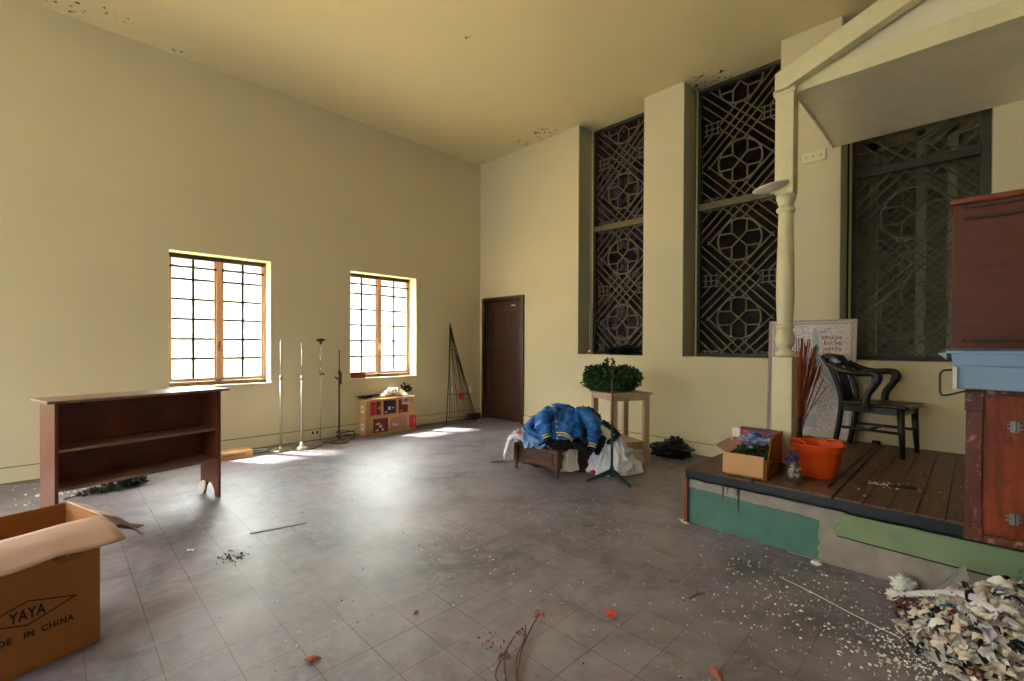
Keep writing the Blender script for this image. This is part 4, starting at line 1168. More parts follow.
# pale trousers hanging down the chest's right end
tr = local('pale_trousers', 'off-white trousers hanging down the right end of the walnut chest', 'trousers', 0.10, -0.29, 0.0)
def trf(u, v):
    x = -0.05 + 0.16 * u + 0.025 * v * (u - 0.3)
    y = 0.10 + 0.07 * u - 0.05 - 0.02 * v + 0.012 * math.sin(u * 9)
    z = 0.335 - 0.285 * v
    if v < 0.15: y += (0.15 - v) * 0.6
    return (x, y - 0.01 * abs(math.sin(u * PI * 2)), z)
sheet(trf, 30, 24, 'trouser_legs', GREYC, tr, 0.014)
f = M(); f.tube([(-0.03, 0.10, 0.36), (0.04, 0.12, 0.365), (0.10, 0.16, 0.35)], 0.02, 8); f.build('waistband', GREYC, tr)
# dark wooden box beyond the trousers
db = local('dark_crate', 'dark wooden box standing right of the walnut chest behind the trousers', 'box', 0.36, 0.02, 0)
f = M(); f.box((-0.10, -0.11, 0), (0.12, 0.16, 0.30)); f.build('crate_body', DARKW, db, bevel=0.004)
f = M(); f.box((-0.11, -0.118, 0.0), (-0.07, -0.111, 0.30)); f.box((0.08, -0.118, 0.0), (0.12, -0.111, 0.30)); f.build('corner_batten', DARKW, db)
gc = local('green_cloth', 'dark green cloth drooping between the blue sleeve and white sheet', 'cloth', 0.42, -0.06, 0.0)
f = M(); f.tube([(0.10, 0.0, 0.52), (0.06, -0.05, 0.42), (0.02, -0.09, 0.32), (0.0, -0.10, 0.20)], [0.05, 0.07, 0.06, 0.02], 16, flat=0.6); f.build('cloth_body', GREENC, gc)
ps = local('beige_cushion', 'small beige and black cushion at the right side of the clothes heap', 'cushion', 0.50, -0.17, 0.0)
f = M(); T_ = Matrix.Translation((0, 0, 0.44)) @ Matrix.Rotation(0.7, 4, 'Y') @ Matrix.Rotation(0.5, 4, 'X')
f.box((-0.075, -0.02, -0.06), (0.085, 0.02, 0.06), T_); f.build('cushion_body', BEIGEC, ps, bevel=0.015)
f = M(); f.tube([T_ @ Vector(p) for p in ((-0.10, -0.01, 0.075), (0.0, -0.01, 0.085), (0.11, -0.01, 0.08), (0.115, 0, 0), (0.10, 0, -0.08))], 0.026, 8)
crumple(f, (0.06, 0.10, 0.34), (0.08, 0.06, 0.12), 9, 0.3); f.build('black_edging', BLACKC, ps)
gs = local('garland', 'green artificial sprig poking out behind the blue jacket', 'garland', 0.38, 0.12, 0.5)
f = M(); foliage(f, [(-0.04, 0, 0.10, 0.09, 0.05, 0.04), (0.06, 0, 0.03, 0.06, 0.05, 0.05)], 700, 0.03, 44); f.build('needles', LEAF, gs)
f = M(); f.tube([(-0.12, 0.0, 0.02), (0, 0, 0.06), (0.1, 0, 0.02), (0.12, 0, -0.2)], 0.008, 6); f.build('stem', TWIG, gs)

# white sheet heap
ws = local('white_sheet', 'heap of white sheet on the floor behind the thin green stand', 'cloth', 0.68, -0.06, 0)
def wsf(u, v):
    a = 2 * PI * u
    lob = 1 + 0.30 * max(0, math.cos(a - 0.15)) ** 2 + 0.08 * nz((math.cos(a), math.sin(a), 0), 2.0, 3)
    r = v
    x = -0.10 + 0.27 * lob * math.cos(a) * r + 0.02 * (1 - r); y = 0.21 * (1 + 0.1 * nz((math.cos(a), math.sin(a), 5), 2.0)) * math.sin(a) * r
    pw = 1.9 - 0.75 * max(0, math.cos(a))
    z = 0.41 * (1 - r ** pw) + 0.012
    k = min(1, 5 * r * (1 - r)) + 0.12
    fold = ridge((math.cos(a) * 2.6, math.sin(a) * 2.6 + 1.7, r * 1.6), 1.0, 2) - 0.5
    fold2 = ridge((x * 9, y * 9, z * 7), 1.0, 5) - 0.5
    n_ = Vector((math.cos(a), math.sin(a), 0.6)).normalized()
    d_ = k * (0.055 * fold + 0.035 * fold2)
    return (x + n_.x * d_, y + n_.y * d_, max(0.006, z + n_.z * d_))
f = M(); f.grid(wsf, 150, 60, closeu=True); f.build('sheet_body', WHITEC, ws)
f = M(); crumple(f, (-0.30, -0.12, 0.02), (0.035, 0.03, 0.03), 3, 0.3, nu=16, nv=10); f.build('red_hem', PINKF, ws)
# green music-stand like pole
gp = thing('stand_pole', 'thin dark green metal stand on splayed feet before the white sheet', 'stand', (3.90, -1.66, 0))
f = M(); f.tube([(0, 0, 0.07), (0, 0, 0.55)], 0.013, 10); f.build('lower_pole', GREENM, gp)
f = M(); f.tube([(0, 0, 0.53), (0, 0, 0.985)], 0.010, 10); f.build('upper_pole', RUST, gp)
f = M(); f.lathe([(0, 0.05), (0.022, 0.05), (0.024, 0.12), (0.016, 0.15), (0, 0.15)], n=12); f.build('hub', GREENM, gp)
for (x, y) in ((-0.16, -0.20), (0.23, -0.04), (-0.05, 0.22)):
    f = M(); v = Vector((x, y, 0)); s = v.cross(Vector((0, 0, 1))).normalized() * 0.012
    f.add([v * 0.05 + Vector((0, 0, 0.12)) - s, v * 0.05 + Vector((0, 0, 0.12)) + s, v * 0.05 + Vector((0, 0, 0.07)) - s, v * 0.05 + Vector((0, 0, 0.07)) + s, v + Vector((0, 0, 0.016)) - s, v + Vector((0, 0, 0.016)) + s, v - s, v + s],
          [(0, 1, 5, 4), (2, 6, 7, 3), (0, 4, 6, 2), (1, 3, 7, 5), (0, 2, 3, 1), (4, 5, 7, 6)])
    f.build('leg', GREENM, gp)
# stick and thin wires on the floor left of the chest
f = M(); f.tube([(-0.18, 0, 0.008), (0.0, 0.0, 0.012), (0.16, 0.01, 0.02)], 0.007, 6); f.tube([(-0.14, 0.05, 0.006), (-0.02, 0.01, 0.02)], 0.003, 5)
o = f.build('stick', TWIG, loc=(2.68, -1.90, 0), rotz=math.radians(50)); tag(o, 'thin brown stick on the floor left of the walnut chest', 'stick')

# ------------------------------------------------------------------ things on the stage
# map board leaning on the wall
mb_ = thing('map_board', 'framed white and pale blue printed map leaning on the wall behind the post', 'map', (5.205, -0.125, ST + 0.002))
lean = math.atan2(0.075, 1.16); MH = 1.18; MW = 0.76
TM = Matrix.Rotation(-lean, 4, 'X')
def map_mat():
    m, nt, b = base_mat('printed_map')
    v = coord(nt)
    n = noise_n(nt, v, 2.6, 4, 0.55)
    land = ramp(nt, noise_n(nt, v, 60, 3, 0.7), [(0.40, srgb(172, 160, 168)), (0.5, srgb(216, 206, 208)), (1, srgb(228, 220, 220))])
    f = ramp(nt, n, [(0.70, (0, 0, 0, 1)), (0.72, (1, 1, 1, 1))])
    col = mixc(nt, f, land, srgb(166, 184, 196))
    nt.links.new(col, b.inputs['Base Color']); b.inputs['Roughness'].default_value = 0.35
    return m
MAPM = map_mat(); SEA = simple('pale_sea_blue_print', srgb(168, 186, 198), 0.4, var=0.06); MAPW = simple('map_margin_paper', srgb(206, 196, 194), 0.4, var=0.04)
REDP = simple('dark_red_print_ink', srgb(120, 34, 44), 0.5); GREYP = simple('grey_print_ink', srgb(96, 88, 96), 0.5)
f = M(); f.box((-MW / 2, -0.012, 0), (MW / 2, 0.012, MH), TM); f.build('backing_board', MAPW, mb_)
f = M()
for (a, b) in (((-MW / 2, -0.02, 0), (-MW / 2 + 0.018, -0.012, MH)), ((MW / 2 - 0.018, -0.02, 0), (MW / 2, -0.012, MH)), ((-MW / 2, -0.02, MH - 0.018), (MW / 2, -0.012, MH)), ((-MW / 2, -0.02, 0), (MW / 2, -0.012, 0.018))): f.box(a, b, TM)
f.build('frame', simple('greyish_frame_paint', srgb(176, 160, 150), 0.5), mb_)
f = M(); f.box((-MW / 2 + 0.075, -0.0135, 0.07), (MW / 2 - 0.06, -0.0125, MH - 0.06), TM); ms_ = f.build('map_sheet', MAPM, mb_)
f = M()
# sea areas and inset boxes
f.prism([(0.02, 1.08), (0.07, 1.08), (0.085, 0.80), (0.14, 0.70), (0.31, 0.68), (0.31, 0.50), (0.20, 0.52), (0.10, 0.66), (0.03, 0.85)][::-1], -0.0145, -0.0136, TM)
f.box((-0.05, -0.0145, 0.10), (0.07, -0.0136, 0.24), TM); f.box((0.25, -0.0145, 0.16), (0.31, -0.0136, 0.42), TM); f.box((-0.08, -0.0145, 0.30), (0.0, -0.0136, 0.52), TM)
f.prism([(0.20, 0.62), (0.30, 0.50), (0.31, 0.66)][::-1], -0.0145, -0.0136, TM)
f.build('sea_area', SEA, ms_)
f = M(); random.seed(21)
for k in range(46):
    t_ = k / 45
    f.box((-MW / 2 + 0.035 + t_ * (MW - 0.08), -0.014, MH - 0.042 + 0.004 * math.sin(k * 1.6)), (-MW / 2 + 0.046 + t_ * (MW - 0.08), -0.0125, MH - 0.034 + 0.004 * math.sin(k * 1.6)), TM)
for k in range(64):
    t_ = k / 63; z = 0.04 + t_ * (MH - 0.1)
    for x in (-MW / 2 + 0.05, MW / 2 - 0.045): f.box((x + 0.004 * math.sin(k * 1.5), -0.014, z), (x + 0.009 + 0.004 * math.sin(k * 1.5), -0.0125, z + 0.011), TM)
f.build('border_print', GREYP, mb_)
for x in (-MW / 2 + 0.024, MW / 2 - 0.03):
    f = M(); f.box((x, -0.014, 0.02), (x + 0.005, -0.0125, MH - 0.02), TM); f.build('border_line', REDP, mb_)
f = M()
def glyphs(x0, x1, z, h, seed):
    rr = random.Random(seed); x = x0
    while x < x1:
        k = rr.choice((0, 1, 2)); w_ = h * 0.62
        f.box((x, -0.0155, z), (x + h * 0.16, -0.0137, z + h * (1.15 if rr.random() < 0.3 else 0.8)), TM)
        if k != 1: f.box((x, -0.0155, z + h * 0.62), (x + w_ * 0.8, -0.0137, z + h * 0.76), TM)
        if k != 2: f.box((x + w_ * 0.62, -0.0155, z), (x + w_ * 0.62 + h * 0.14, -0.0137, z + h * 0.75), TM)
        if k == 0: f.box((x, -0.0155, z), (x + w_ * 0.8, -0.0137, z + h * 0.14), TM)
        x += w_ + h * 0.22
for g_ in ((0.10, 0.27, 0.985, 0.034, 1), (0.12, 0.25, 0.93, 0.036, 2), (0.13, 0.26, 0.87, 0.034, 3), (0.09, 0.13, 1.05, 0.02, 4)):
    f = M(); glyphs(*g_); f.build('title_line', REDP, ms_)
f = M()
cx, cz = 0.195, 0.79
for (a, b) in (((cx - 0.055, cz), (cx + 0.055, cz)), ((cx, cz - 0.045), (cx, cz + 0.045))): f.bar(TM @ Vector((a[0], -0.0145, a[1])), TM @ Vector((b[0], -0.0145, b[1])), 0.007, 0.001, up=(0, 1, 0))
for k in range(16):
    a0 = 2 * PI * k / 16; a1 = 2 * PI * (k + 1) / 16
    f.bar(TM @ Vector((cx + 0.02 * math.cos(a0), -0.0145, cz + 0.02 * math.sin(a0))), TM @ Vector((cx + 0.02 * math.cos(a1), -0.0145, cz + 0.02 * math.sin(a1))), 0.010, 0.001, up=(0, 1, 0))
for (x, z) in ((cx - 0.055, cz), (cx + 0.055, cz), (cx, cz + 0.045), (cx, cz - 0.045)): f.box((x - 0.010, -0.0155, z - 0.010), (x + 0.010, -0.0137, z + 0.010), TM)
f.build('compass_rose', REDP, ms_)
rr = random.Random(8)
for k in range(9):
    f = M()
    p = Vector((rr.uniform(-0.1, 0.25), -0.014, rr.uniform(0.1, 0.85)))
    for j in range(7):
        q = p + Vector((rr.uniform(-0.05, 0.05), 0, rr.uniform(-0.07, 0.04)))
        q.x = max(-0.25, min(0.28, q.x)); q.z = max(0.09, min(0.9, q.z))
        f.bar(TM @ p, TM @ q, 0.0018, 0.0008, up=(0, 1, 0)); p = q
    f.build('route_line', GREYP, ms_)

# dried reeds in a tall dark vase
rv = thing('reed_vase', 'tall dark vase of rust coloured dried reeds behind the orange bucket', 'vase', (5.20, -0.46, ST + 0.002))
f = M(); f.lathe([(0, 0), (0.028, 0), (0.034, 0.02), (0.03, 0.12), (0.026, 0.22), (0.03, 0.235), (0.024, 0.235), (0.02, 0.2), (0, 0.19)], n=20); f.build('vase_body', DARKW, rv)
f = M(); rr = random.Random(4)
ca, sa = math.cos(LA), math.sin(LA)
for k in range(80):
    lean_x = rr.uniform(-0.04, 0.18) if k % 8 else rr.uniform(0.15, 0.30); h = rr.uniform(0.72, 1.02) - max(0, lean_x - 0.12) * 1.3
    dy = rr.uniform(-0.05, 0.05)
    p0 = Vector((rr.uniform(-0.015, 0.015), rr.uniform(-0.015, 0.015), 0.05))
    p1 = Vector((lean_x * 0.38 * ca - dy * sa, lean_x * 0.38 * sa + dy * ca, h * 0.5)); p2 = Vector((lean_x * ca - dy * sa, lean_x * sa + dy * ca, h))
    f.tube([p0, p1, p2], [0.0030, 0.0034, 0.0040], 4)
f.build('reeds', REED, rv)
# orange dried flower beside the vase
f = M(); foliage(f, [(0, 0, 0.02, 0.03, 0.02, 0.02), (0.03, 0.01, 0.015, 0.025, 0.02, 0.012)], 90, 0.032, 5, 0.5)
o = f.build('orange_flower', ORFL, loc=(5.27, -0.42, ST + 0.015), rotz=LA); tag(o, 'orange silk flower on the stage right of the reed vase', 'flower')
f = M(); crumple(f, (0, 0, 0.03), (0.05, 0.04, 0.03), 3, 0.3, nu=20, nv=12); 

# flower carton
fb = thing('flower_carton', 'open tan cardboard carton holding blue flowers at the stage corner', 'box', (5.135, -2.10, ST + 0.002), math.radians(5))
f = M(); W_, D_, H_ = 0.262, 0.42, 0.135; t = 0.005
f.box((0, 0, 0), (W_, t, H_)); f.box((0, D_ - t, 0), (W_, D_, H_)); f.box((0, t, 0), (t, D_ - t, H_)); f.box((W_ - t, t, 0), (W_, D_ - t, H_)); f.box((t, t, 0.001), (W_ - t, D_ - t, 0.006))
f.build('carton_body', CARD, fb)
f = M(); f.box((-0.012, -0.035, 0.015), (W_ - 0.015, -0.029, 0.155), Matrix.Rotation(-0.12, 4, 'X')); f.build('front_flap', CARDL, fb)
f = M(); f.box((0, 0, 0), (0.006, D_ - 0.02, 0.15), Matrix.Translation((W_, 0.02, H_)) @ Matrix.Rotation(0.12, 4, 'Y')); f.build('side_flap', CARD, fb)
f = M(); f.box((-0.10, 0.03, 0), (0, D_ - 0.02, 0.006), Matrix.Translation((0, 0, H_)) @ Matrix.Rotation(0.5, 4, 'Y')); f.build('side_flap', CARDIN, fb)
f = M(); 
for k in range(8): f.box((W_, 0.09 + 0.018 * k, 0.05), (W_ + 0.0008, 0.102 + 0.018 * k, 0.085))
f.build('printed_mark', INKF, fb)
bq = thing('flower_bunch', 'bunch of blue and pale lilac artificial flowers inside the tan carton', 'flowers', (5.27, -1.90, ST + 0.03), math.radians(5))
rr = random.Random(12)
f = M(); foliage(f, [(0, 0, 0.12, 0.10, 0.15, 0.05)], 300, 0.03, 3); f.build('foliage', LEAF, bq)
def bloom(mb, c, r):
    for k in range(7):
        a = 2 * PI * k / 7; d = Vector((math.cos(a), math.sin(a), 0.5)).normalized(); s = Vector((-math.sin(a), math.cos(a), 0))
        mb.add([c, c + d * r * 0.6 + s * r * 0.35, c + d * r, c + d * r * 0.6 - s * r * 0.35], [(0, 1, 2, 3)])
    for k in range(5):
        a = 2 * PI * k / 5 + .3; d = Vector((math.cos(a) * .5, math.sin(a) * .5, 0.9)).normalized(); s = Vector((-math.sin(a), math.cos(a), 0))
        mb.add([c, c + d * r * 0.5 + s * r * 0.3, c + d * r * 0.8, c + d * r * 0.5 - s * r * 0.3], [(0, 1, 2, 3)])
for k in range(85):
    a = rr.uniform(0, 2 * PI); q = rr.random() ** 0.5
    c = Vector((0.105 * q * math.cos(a), 0.15 * q * math.sin(a), 0.225 - 0.04 * q * q + rr.uniform(-0.02, 0.02)))
    f = M(); bloom(f, c, rr.uniform(0.022, 0.036)); f.build('blossom', BLUEF if (k % 5) not in (0, 2, 3) else PALEF, bq)

# tartan box lid and white cup behind
def tartan():
    m, nt, b = base_mat('red_tartan_paper')
    v = coord(nt); sx = nt.nodes.new('ShaderNodeSeparateXYZ'); nt.links.new(v, sx.inputs[0])
    def st(s, fr, wd):
        a = N(nt, 'ShaderNodeMath', operation='MULTIPLY'); nt.links.new(s, a.inputs[0]); a.inputs[1].default_value = fr
        q = N(nt, 'ShaderNodeMath', operation='FRACT'); nt.links.new(a.outputs[0], q.inputs[0])
        l = N(nt, 'ShaderNodeMath', operation='LESS_THAN'); nt.links.new(q.outputs[0], l.inputs[0]); l.inputs[1].default_value = wd
        return l.outputs[0]
    col = mixc(nt, st(sx.outputs[0], 30, 0.3), srgb(206, 44, 76), srgb(150, 110, 126))
    col = mixc(nt, st(sx.outputs[2], 40, 0.3), col, srgb(110, 84, 100))
    nt.links.new(col, b.inputs['Base Color']); b.inputs['Roughness'].default_value = 0.5
    return m
TART = tartan()
tx_ = thing('tartan_box', 'red tartan patterned box lying behind the carton of blue flowers', 'box', (5.045, -1.62, ST + 0.002), math.radians(0))
f = M(); f.box((-0.02, -0.03, 0), (0.28, 0.16, 0.25)); f.build('box_body', TART, tx_, bevel=0.003)
f = M(); f.box((-0.05, -0.07, 0), (0.0, 0.16, 0.006), Matrix.Translation((-0.06, 0, 0.13)) @ Matrix.Rotation(-1.1, 4, 'Y')); f.build('open_flap', TART, tx_)
f = M(); f.box((-0.025, -0.040, 0.19), (0.035, -0.031, 0.265)); f.build('white_corner', PAPER, tx_)
f = M(); f.box((-0.09, -0.2, 0), (0.11, 0.24, 0.008)); o = f.build('cardboard_sheet', CARDIN, loc=(5.04, -1.42, ST + 0.004), rotz=0.1); tag(o, 'flat scrap of cardboard on the stage edge behind the tartan box', 'sheet'); 
o['label'] = 'flat pale cardboard scrap on the stage beside the tartan box'

# orange bucket
bk = thing('orange_bucket', 'round bright orange plastic tub with rope handles on the stage', 'bucket', (5.60, -1.655, ST + 0.002))
f = M(); f.lathe([(0, 0), (0.118, 0), (0.126, 0.006), (0.140, 0.10), (0.150, 0.172), (0.156, 0.176), (0.156, 0.186), (0.168, 0.222), (0.170, 0.230), (0.161, 0.230), (0.150, 0.19), (0.134, 0.10), (0.116, 0.012), (0, 0.010)], n=56); f.build('bucket_body', ORANGE, bk)
for s in (1, -1):
    f = M(); pts = [(s * 0.13 * ca + 0.06 * math.sin(a) * -sa * 1.3, s * 0.13 * sa + 0.06 * math.sin(a) * ca * 1.3, 0.226 + 0.022 * math.cos(a)) for a in [(-1 + k / 6) * PI * 0.62 for k in range(13)]]
    f.tube(pts, 0.006, 8); f.build('handle', ORANGE, bk)
# clear jar with purple ribbon
jr = thing('glass_vase', 'clear glass vase with purple ribbon between flower carton and bucket', 'vase', (5.53, -1.965, ST + 0.002)); jr.scale = (1.15, 1.15, 1.3)
f = M(); f.lathe([(0, 0), (0.036, 0), (0.042, 0.01), (0.036, 0.06), (0.022, 0.11), (0.026, 0.165), (0.024, 0.165), (0.020, 0.11), (0.033, 0.06), (0.038, 0.012), (0, 0.010)], n=24); f.build('vase_body', JAR, jr)
f = M(); f.tube([(0.024 * math.cos(a), 0.024 * math.sin(a), 0.125) for a in [k * PI / 6 for k in range(12)]], 0.007, 6, closed=True); foliage(f, [(-0.02, -0.02, 0.125, 0.012, 0.012, 0.025)], 16, 0.022, 2, 0.4); f.build('ribbon', PURPLE, jr)
f = M(); foliage(f, [(0, 0, 0.05, 0.02, 0.02, 0.035)], 40, 0.02, 7, 0.5); f.build('filling', PLASTER, jr)

# armchair
ac = thing('armchair', 'black wooden armchair with curved arms on the stage by the wall', 'chair', (5.775, -0.40, ST + 0.003), math.radians(-9))
ac.scale = (1.06, 0.90, 1.0)
# local x = forward (+X world), y across
def curve(pts, n=24):
    P = [Vector(p) for p in pts]; out = []
    for i in range(n + 1):
        s = i / n * (len(P) - 1); a = min(int(s), len(P) - 2); t_ = s - a
        p0 = P[max(a - 1, 0)]; p1 = P[a]; p2 = P[a + 1]; p3 = P[min(a + 2, len(P) - 1)]
        out.append(0.5 * ((2 * p1) + (-p0 + p2) * t_ + (2 * p0 - 5 * p1 + 4 * p2 - p3) * t_ ** 2 + (-p0 + 3 * p1 - 3 * p2 + p3) * t_ ** 3))
    return out
SH = 0.43
f = M()
f.grid(lambda u, v: (-0.20 + 0.46 * u, (-0.25 + 0.50 * v) * (0.92 + 0.08 * u), SH - 0.014 * math.sin(PI * u) * math.sin(PI * v)), 16, 16)
f.build('seat', CHAIRW, ac, solid=0.028, offset=-1)
f = M()
for (a, b) in (((-0.18, -0.21, SH - 0.085), (0.22, -0.19, SH - 0.028)), ((-0.18, 0.19, SH - 0.085), (0.22, 0.21, SH - 0.028)), ((0.20, -0.21, SH - 0.085), (0.22, 0.21, SH - 0.028)), ((-0.19, -0.20, SH - 0.085), (-0.17, 0.20, SH - 0.028))): f.box(a, b)
f.build('seat_rail', CHAIRW, ac, bevel=0.003)
for s in (-1, 1):
    f = M(); f.tube([(0.205, s * 0.205, SH - 0.03), (0.215, s * 0.21, 0.2), (0.225, s * 0.215, 0)], [0.026, 0.022, 0.017], 8); f.build('leg', CHAIRW, ac)
    f = M(); f.tube(curve([(-0.24, s * 0.20, 0), (-0.205, s * 0.20, 0.22), (-0.19, s * 0.20, 0.45), (-0.23, s * 0.215, 0.64), (-0.30, s * 0.225, 0.80)], 16), 0.021, 8); f.build('leg', CHAIRW, ac)
    # arm: from back rail forward with a rounded scroll, then down to the seat
    f = M(); f.tube(curve([(-0.27, s * 0.24, 0.76), (-0.18, s * 0.27, 0.71), (-0.08, s * 0.275, 0.685), (0.03, s * 0.275, 0.69), (0.075, s * 0.272, 0.66), (0.055, s * 0.268, 0.59), (0.01, s * 0.262, 0.51), (0.0, s * 0.258, 0.43), (0.01, s * 0.255, 0.37)], 44), [0.028] * 18 + [0.033] * 9 + [0.027] * 18, 10); f.build('armrest', CHAIRW, ac)
    f = M(); f.tube([(0.215, s * 0.208, 0.20), (-0.205, s * 0.20, 0.20)], 0.012, 8); f.build('stretcher', CHAIRW, ac)
f = M(); f.tube([(0.0, -0.2, 0.20), (0.0, 0.2, 0.20)], 0.012, 8); f.build('cross_stretcher', CHAIRW, ac)
f = M()
f.grid(lambda u, v: (-0.265 - 0.055 * math.sin(PI * v) - 0.05 * u, -0.26 + 0.52 * v, 0.735 + 0.085 * u + 0.02 * math.sin(PI * v) * u), 4, 20)
f.build('crest_rail', CHAIRW, ac, solid=0.03, offset=0)
for k in range(5):
    y = -0.12 + 0.06 * k; f = M(); f.tube([(-0.19, y * 0.9, SH - 0.02), (-0.235, y, 0.6), (-0.30, y * 1.05, 0.75)], 0.013, 6); f.build('back_slat', CHAIRW, ac)

# black cord along the boards and plaster crumbs
f = M(); f.tube(curve([(5.725, -1.95, ST + 0.008), (5.73, -1.4, ST + 0.008), (5.735, -0.9, ST + 0.010), (5.74, -0.4, ST + 0.010), (5.74, -0.08, ST + 0.012)], 20), 0.009, 6); f.tube([(5.71, -0.07, ST + 0.019), (5.77, -0.06, ST + 0.02)], 0.018, 8)
o = f.build('black_rope', BLACK); tag(o, 'black cord lying across the stage boards under the armchair', 'cord')
f = M(); rr = random.Random(31)
def flakes(mb, n, fx, fy, z, smin, smax, rr, thick=0.003):
    for _ in range(n):
        x = fx(); y = fy(); s = smin + (smax - smin) * rr.random() ** 3
        a = rr.uniform(0, PI); k = rr.randint(3, 5)
        top = []; bot = []
        for j in range(k):
            an = a + 2 * PI * j / k + rr.uniform(-0.3, 0.3); q = s * rr.uniform(0.5, 1)
            bot.append((x + q * math.cos(an), y + q * math.sin(an) * 0.8, z)); top.append((x + q * 0.8 * math.cos(an), y + q * 0.65 * math.sin(an), z + thick + rr.uniform(0, s * 0.35)))
        mb.add(bot + top, [tuple(range(k - 1, -1, -1)), tuple(range(k, 2 * k))] + [(j, (j + 1) % k, (j + 1) % k + k, j + k) for j in range(k)])
flakes(f, 40, lambda: rr.gauss(5.96, 0.06), lambda: rr.gauss(-1.62, 0.035), ST + 0.002, 0.006, 0.018, rr)
flakes(f, 60, lambda: rr.uniform(5.7, 6.6), lambda: rr.uniform(-2.0, -1.0), ST + 0.002, 0.002, 0.010, rr)
o = f.build('plaster_flakes', PLASTER); tag(o, 'white plaster crumbs scattered on the stage boards before the armchair', 'debris', kind='stuff')
f = M(); f.tube([(0, 0, 0.004), (0.05, 0.01, 0.004), (0.12, -0.01, 0.006)], 0.009, 5); f.tube([(-0.02, 0, 0.004), (0.02, 0.02, 0.004)], 0.012, 5)
o = f.build('bark_strip', DIRT, loc=(6.02, -1.64, ST + 0.002), rotz=0.5); tag(o, 'dark scrap lying beside the plaster crumbs on stage', 'scrap')

# ------------------------------------------------------------------ cabinet, tub and hutch at the right edge
cz = ST + 0.004
cab = thing('red_cabinet', 'low red varnished plywood cabinet with steel hinges at the stage edge', 'cabinet', (6.36, -2.42, cz))
CBW, CBD, CBH = 1.15, 0.60, 0.722
f = M(); f.box((0.03, 0.012, 0.03), (CBW, CBD, CBH - 0.03)); cc_ = f.build('carcass', REDW, cab)
f = M(); f.box((0, 0, 0), (0.058, 0.05, CBH)); f.box((-0.004, -0.01, 0), (0.062, 0.05, 0.07)); f.box((-0.004, -0.01, CBH - 0.11), (0.062, 0.05, CBH)); f.box((0, 0.05, 0), (0.028, CBD, CBH)); f.build('corner_post', REDSCR, cab, bevel=0.004)
f = M(); f.box((0.06, -0.006, 0.0), (CBW, 0.012, 0.035)); f.build('bottom_rail', REDSCR, cab, bevel=0.003)
f = M(); f.box((0.03, -0.004, CBH - 0.03), (CBW, CBD, CBH)); f.build('top_board', REDSCR, cab, bevel=0.003)
for z in (0.13, 0.55):
    f = M(); f.box((0.145, 0.004, z - 0.025), (0.175, 0.012, z + 0.025)); f.tube([(0.16, 0.002, z - 0.025), (0.16, 0.002, z + 0.025)], 0.006, 8)
    f.box((0.135, 0.006, z - 0.012), (0.185, 0.012, z - 0.004)); f.box((0.135, 0.006, z + 0.006), (0.185, 0.012, z + 0.014))
    f.build('hinge', STEEL, cc_, bevel=0.001)
TZ = cz + CBH
tubt = thing('storage_tub', 'light blue plastic storage tub standing on the red cabinet', 'tub', (6.310, -2.60, TZ + 0.001))
f = M()
def frus(x0, y0, x1, y1, z0, z1, ex, mb):
    vs = [(x0, y0, z0), (x1, y0, z0), (x1, y1, z0), (x0, y1, z0), (x0 - ex, y0 - ex, z1), (x1 + ex, y0 - ex, z1), (x1 + ex, y1 + ex, z1), (x0 - ex, y1 + ex, z1)]
    mb.add(vs, [(0, 3, 2, 1), (4, 5, 6, 7), (0, 1, 5, 4), (1, 2, 6, 5), (2, 3, 7, 6), (3, 0, 4, 7)])
frus(0.02, 0.02, 0.72, 0.40, 0, 0.105, 0.010, f); frus(0.006, 0.006, 0.734, 0.414, 0.105, 0.165, 0.004, f)
f.build('tub_body', TUB, tubt, bevel=0.006)
f = M(); f.box((-0.016, -0.016, 0.160), (0.756, 0.436, 0.173)); f.prism([(-0.045, 0.16), (-0.012, 0.13), (-0.012, 0.165)], 0.0, 0.12); f.build('tub_rim', TUB, tubt, bevel=0.004)
f = M(); f.box((-0.010, -0.010, 0.1735), (0.75, 0.43, 0.184)); f.build('tub_lid', TUBLID, tubt, bevel=0.003)
f = M(); f.tube(curve([(0.005, 0.03, 0.085), (-0.03, 0.02, 0.075), (-0.035, 0.02, 0.02), (-0.03, 0.01, -0.03), (0.0, 0.0, -0.028), (0.05, -0.006, -0.008), (0.10, -0.006, -0.001)], 24), 0.0045, 8); f.build('wire_handle', BLACK, tubt)
f = M(); f.box((0.008, 0.0, 0.0), (0.022, 0.01, 0.10)); f.build('paper_label', PAPER, tubt)
hu = thing('wooden_hutch', 'tall red-brown wooden panel unit with moulded top behind the blue tub', 'cabinet', (6.30, -2.14, TZ + 0.001))
HH = 2.10 - TZ
f = M(); f.box((0, 0, 0.14), (1.2, 0.26, HH - 0.03)); f.build('carcass', HUTCHW, hu, bevel=0.003)
f = M(); f.box((0.10, 0.01, 0), (1.15, 0.25, 0.14)); f.build('plinth', HUTCHW, hu)
f = M(); f.box((-0.012, -0.02, HH - 0.03), (1.21, 0.27, HH)); f.build('top_moulding', HUTCHTOP, hu, bevel=0.006)
for (z, x0) in ((HH - 0.055, 0.04), (HH - 0.115, 0.04), (0.215, 0.04)):
    f = M(); f.box((x0, -0.012, z), (1.2, 0.0, z + 0.016)); f.build('moulding_strip', DARKW, hu, bevel=0.004)

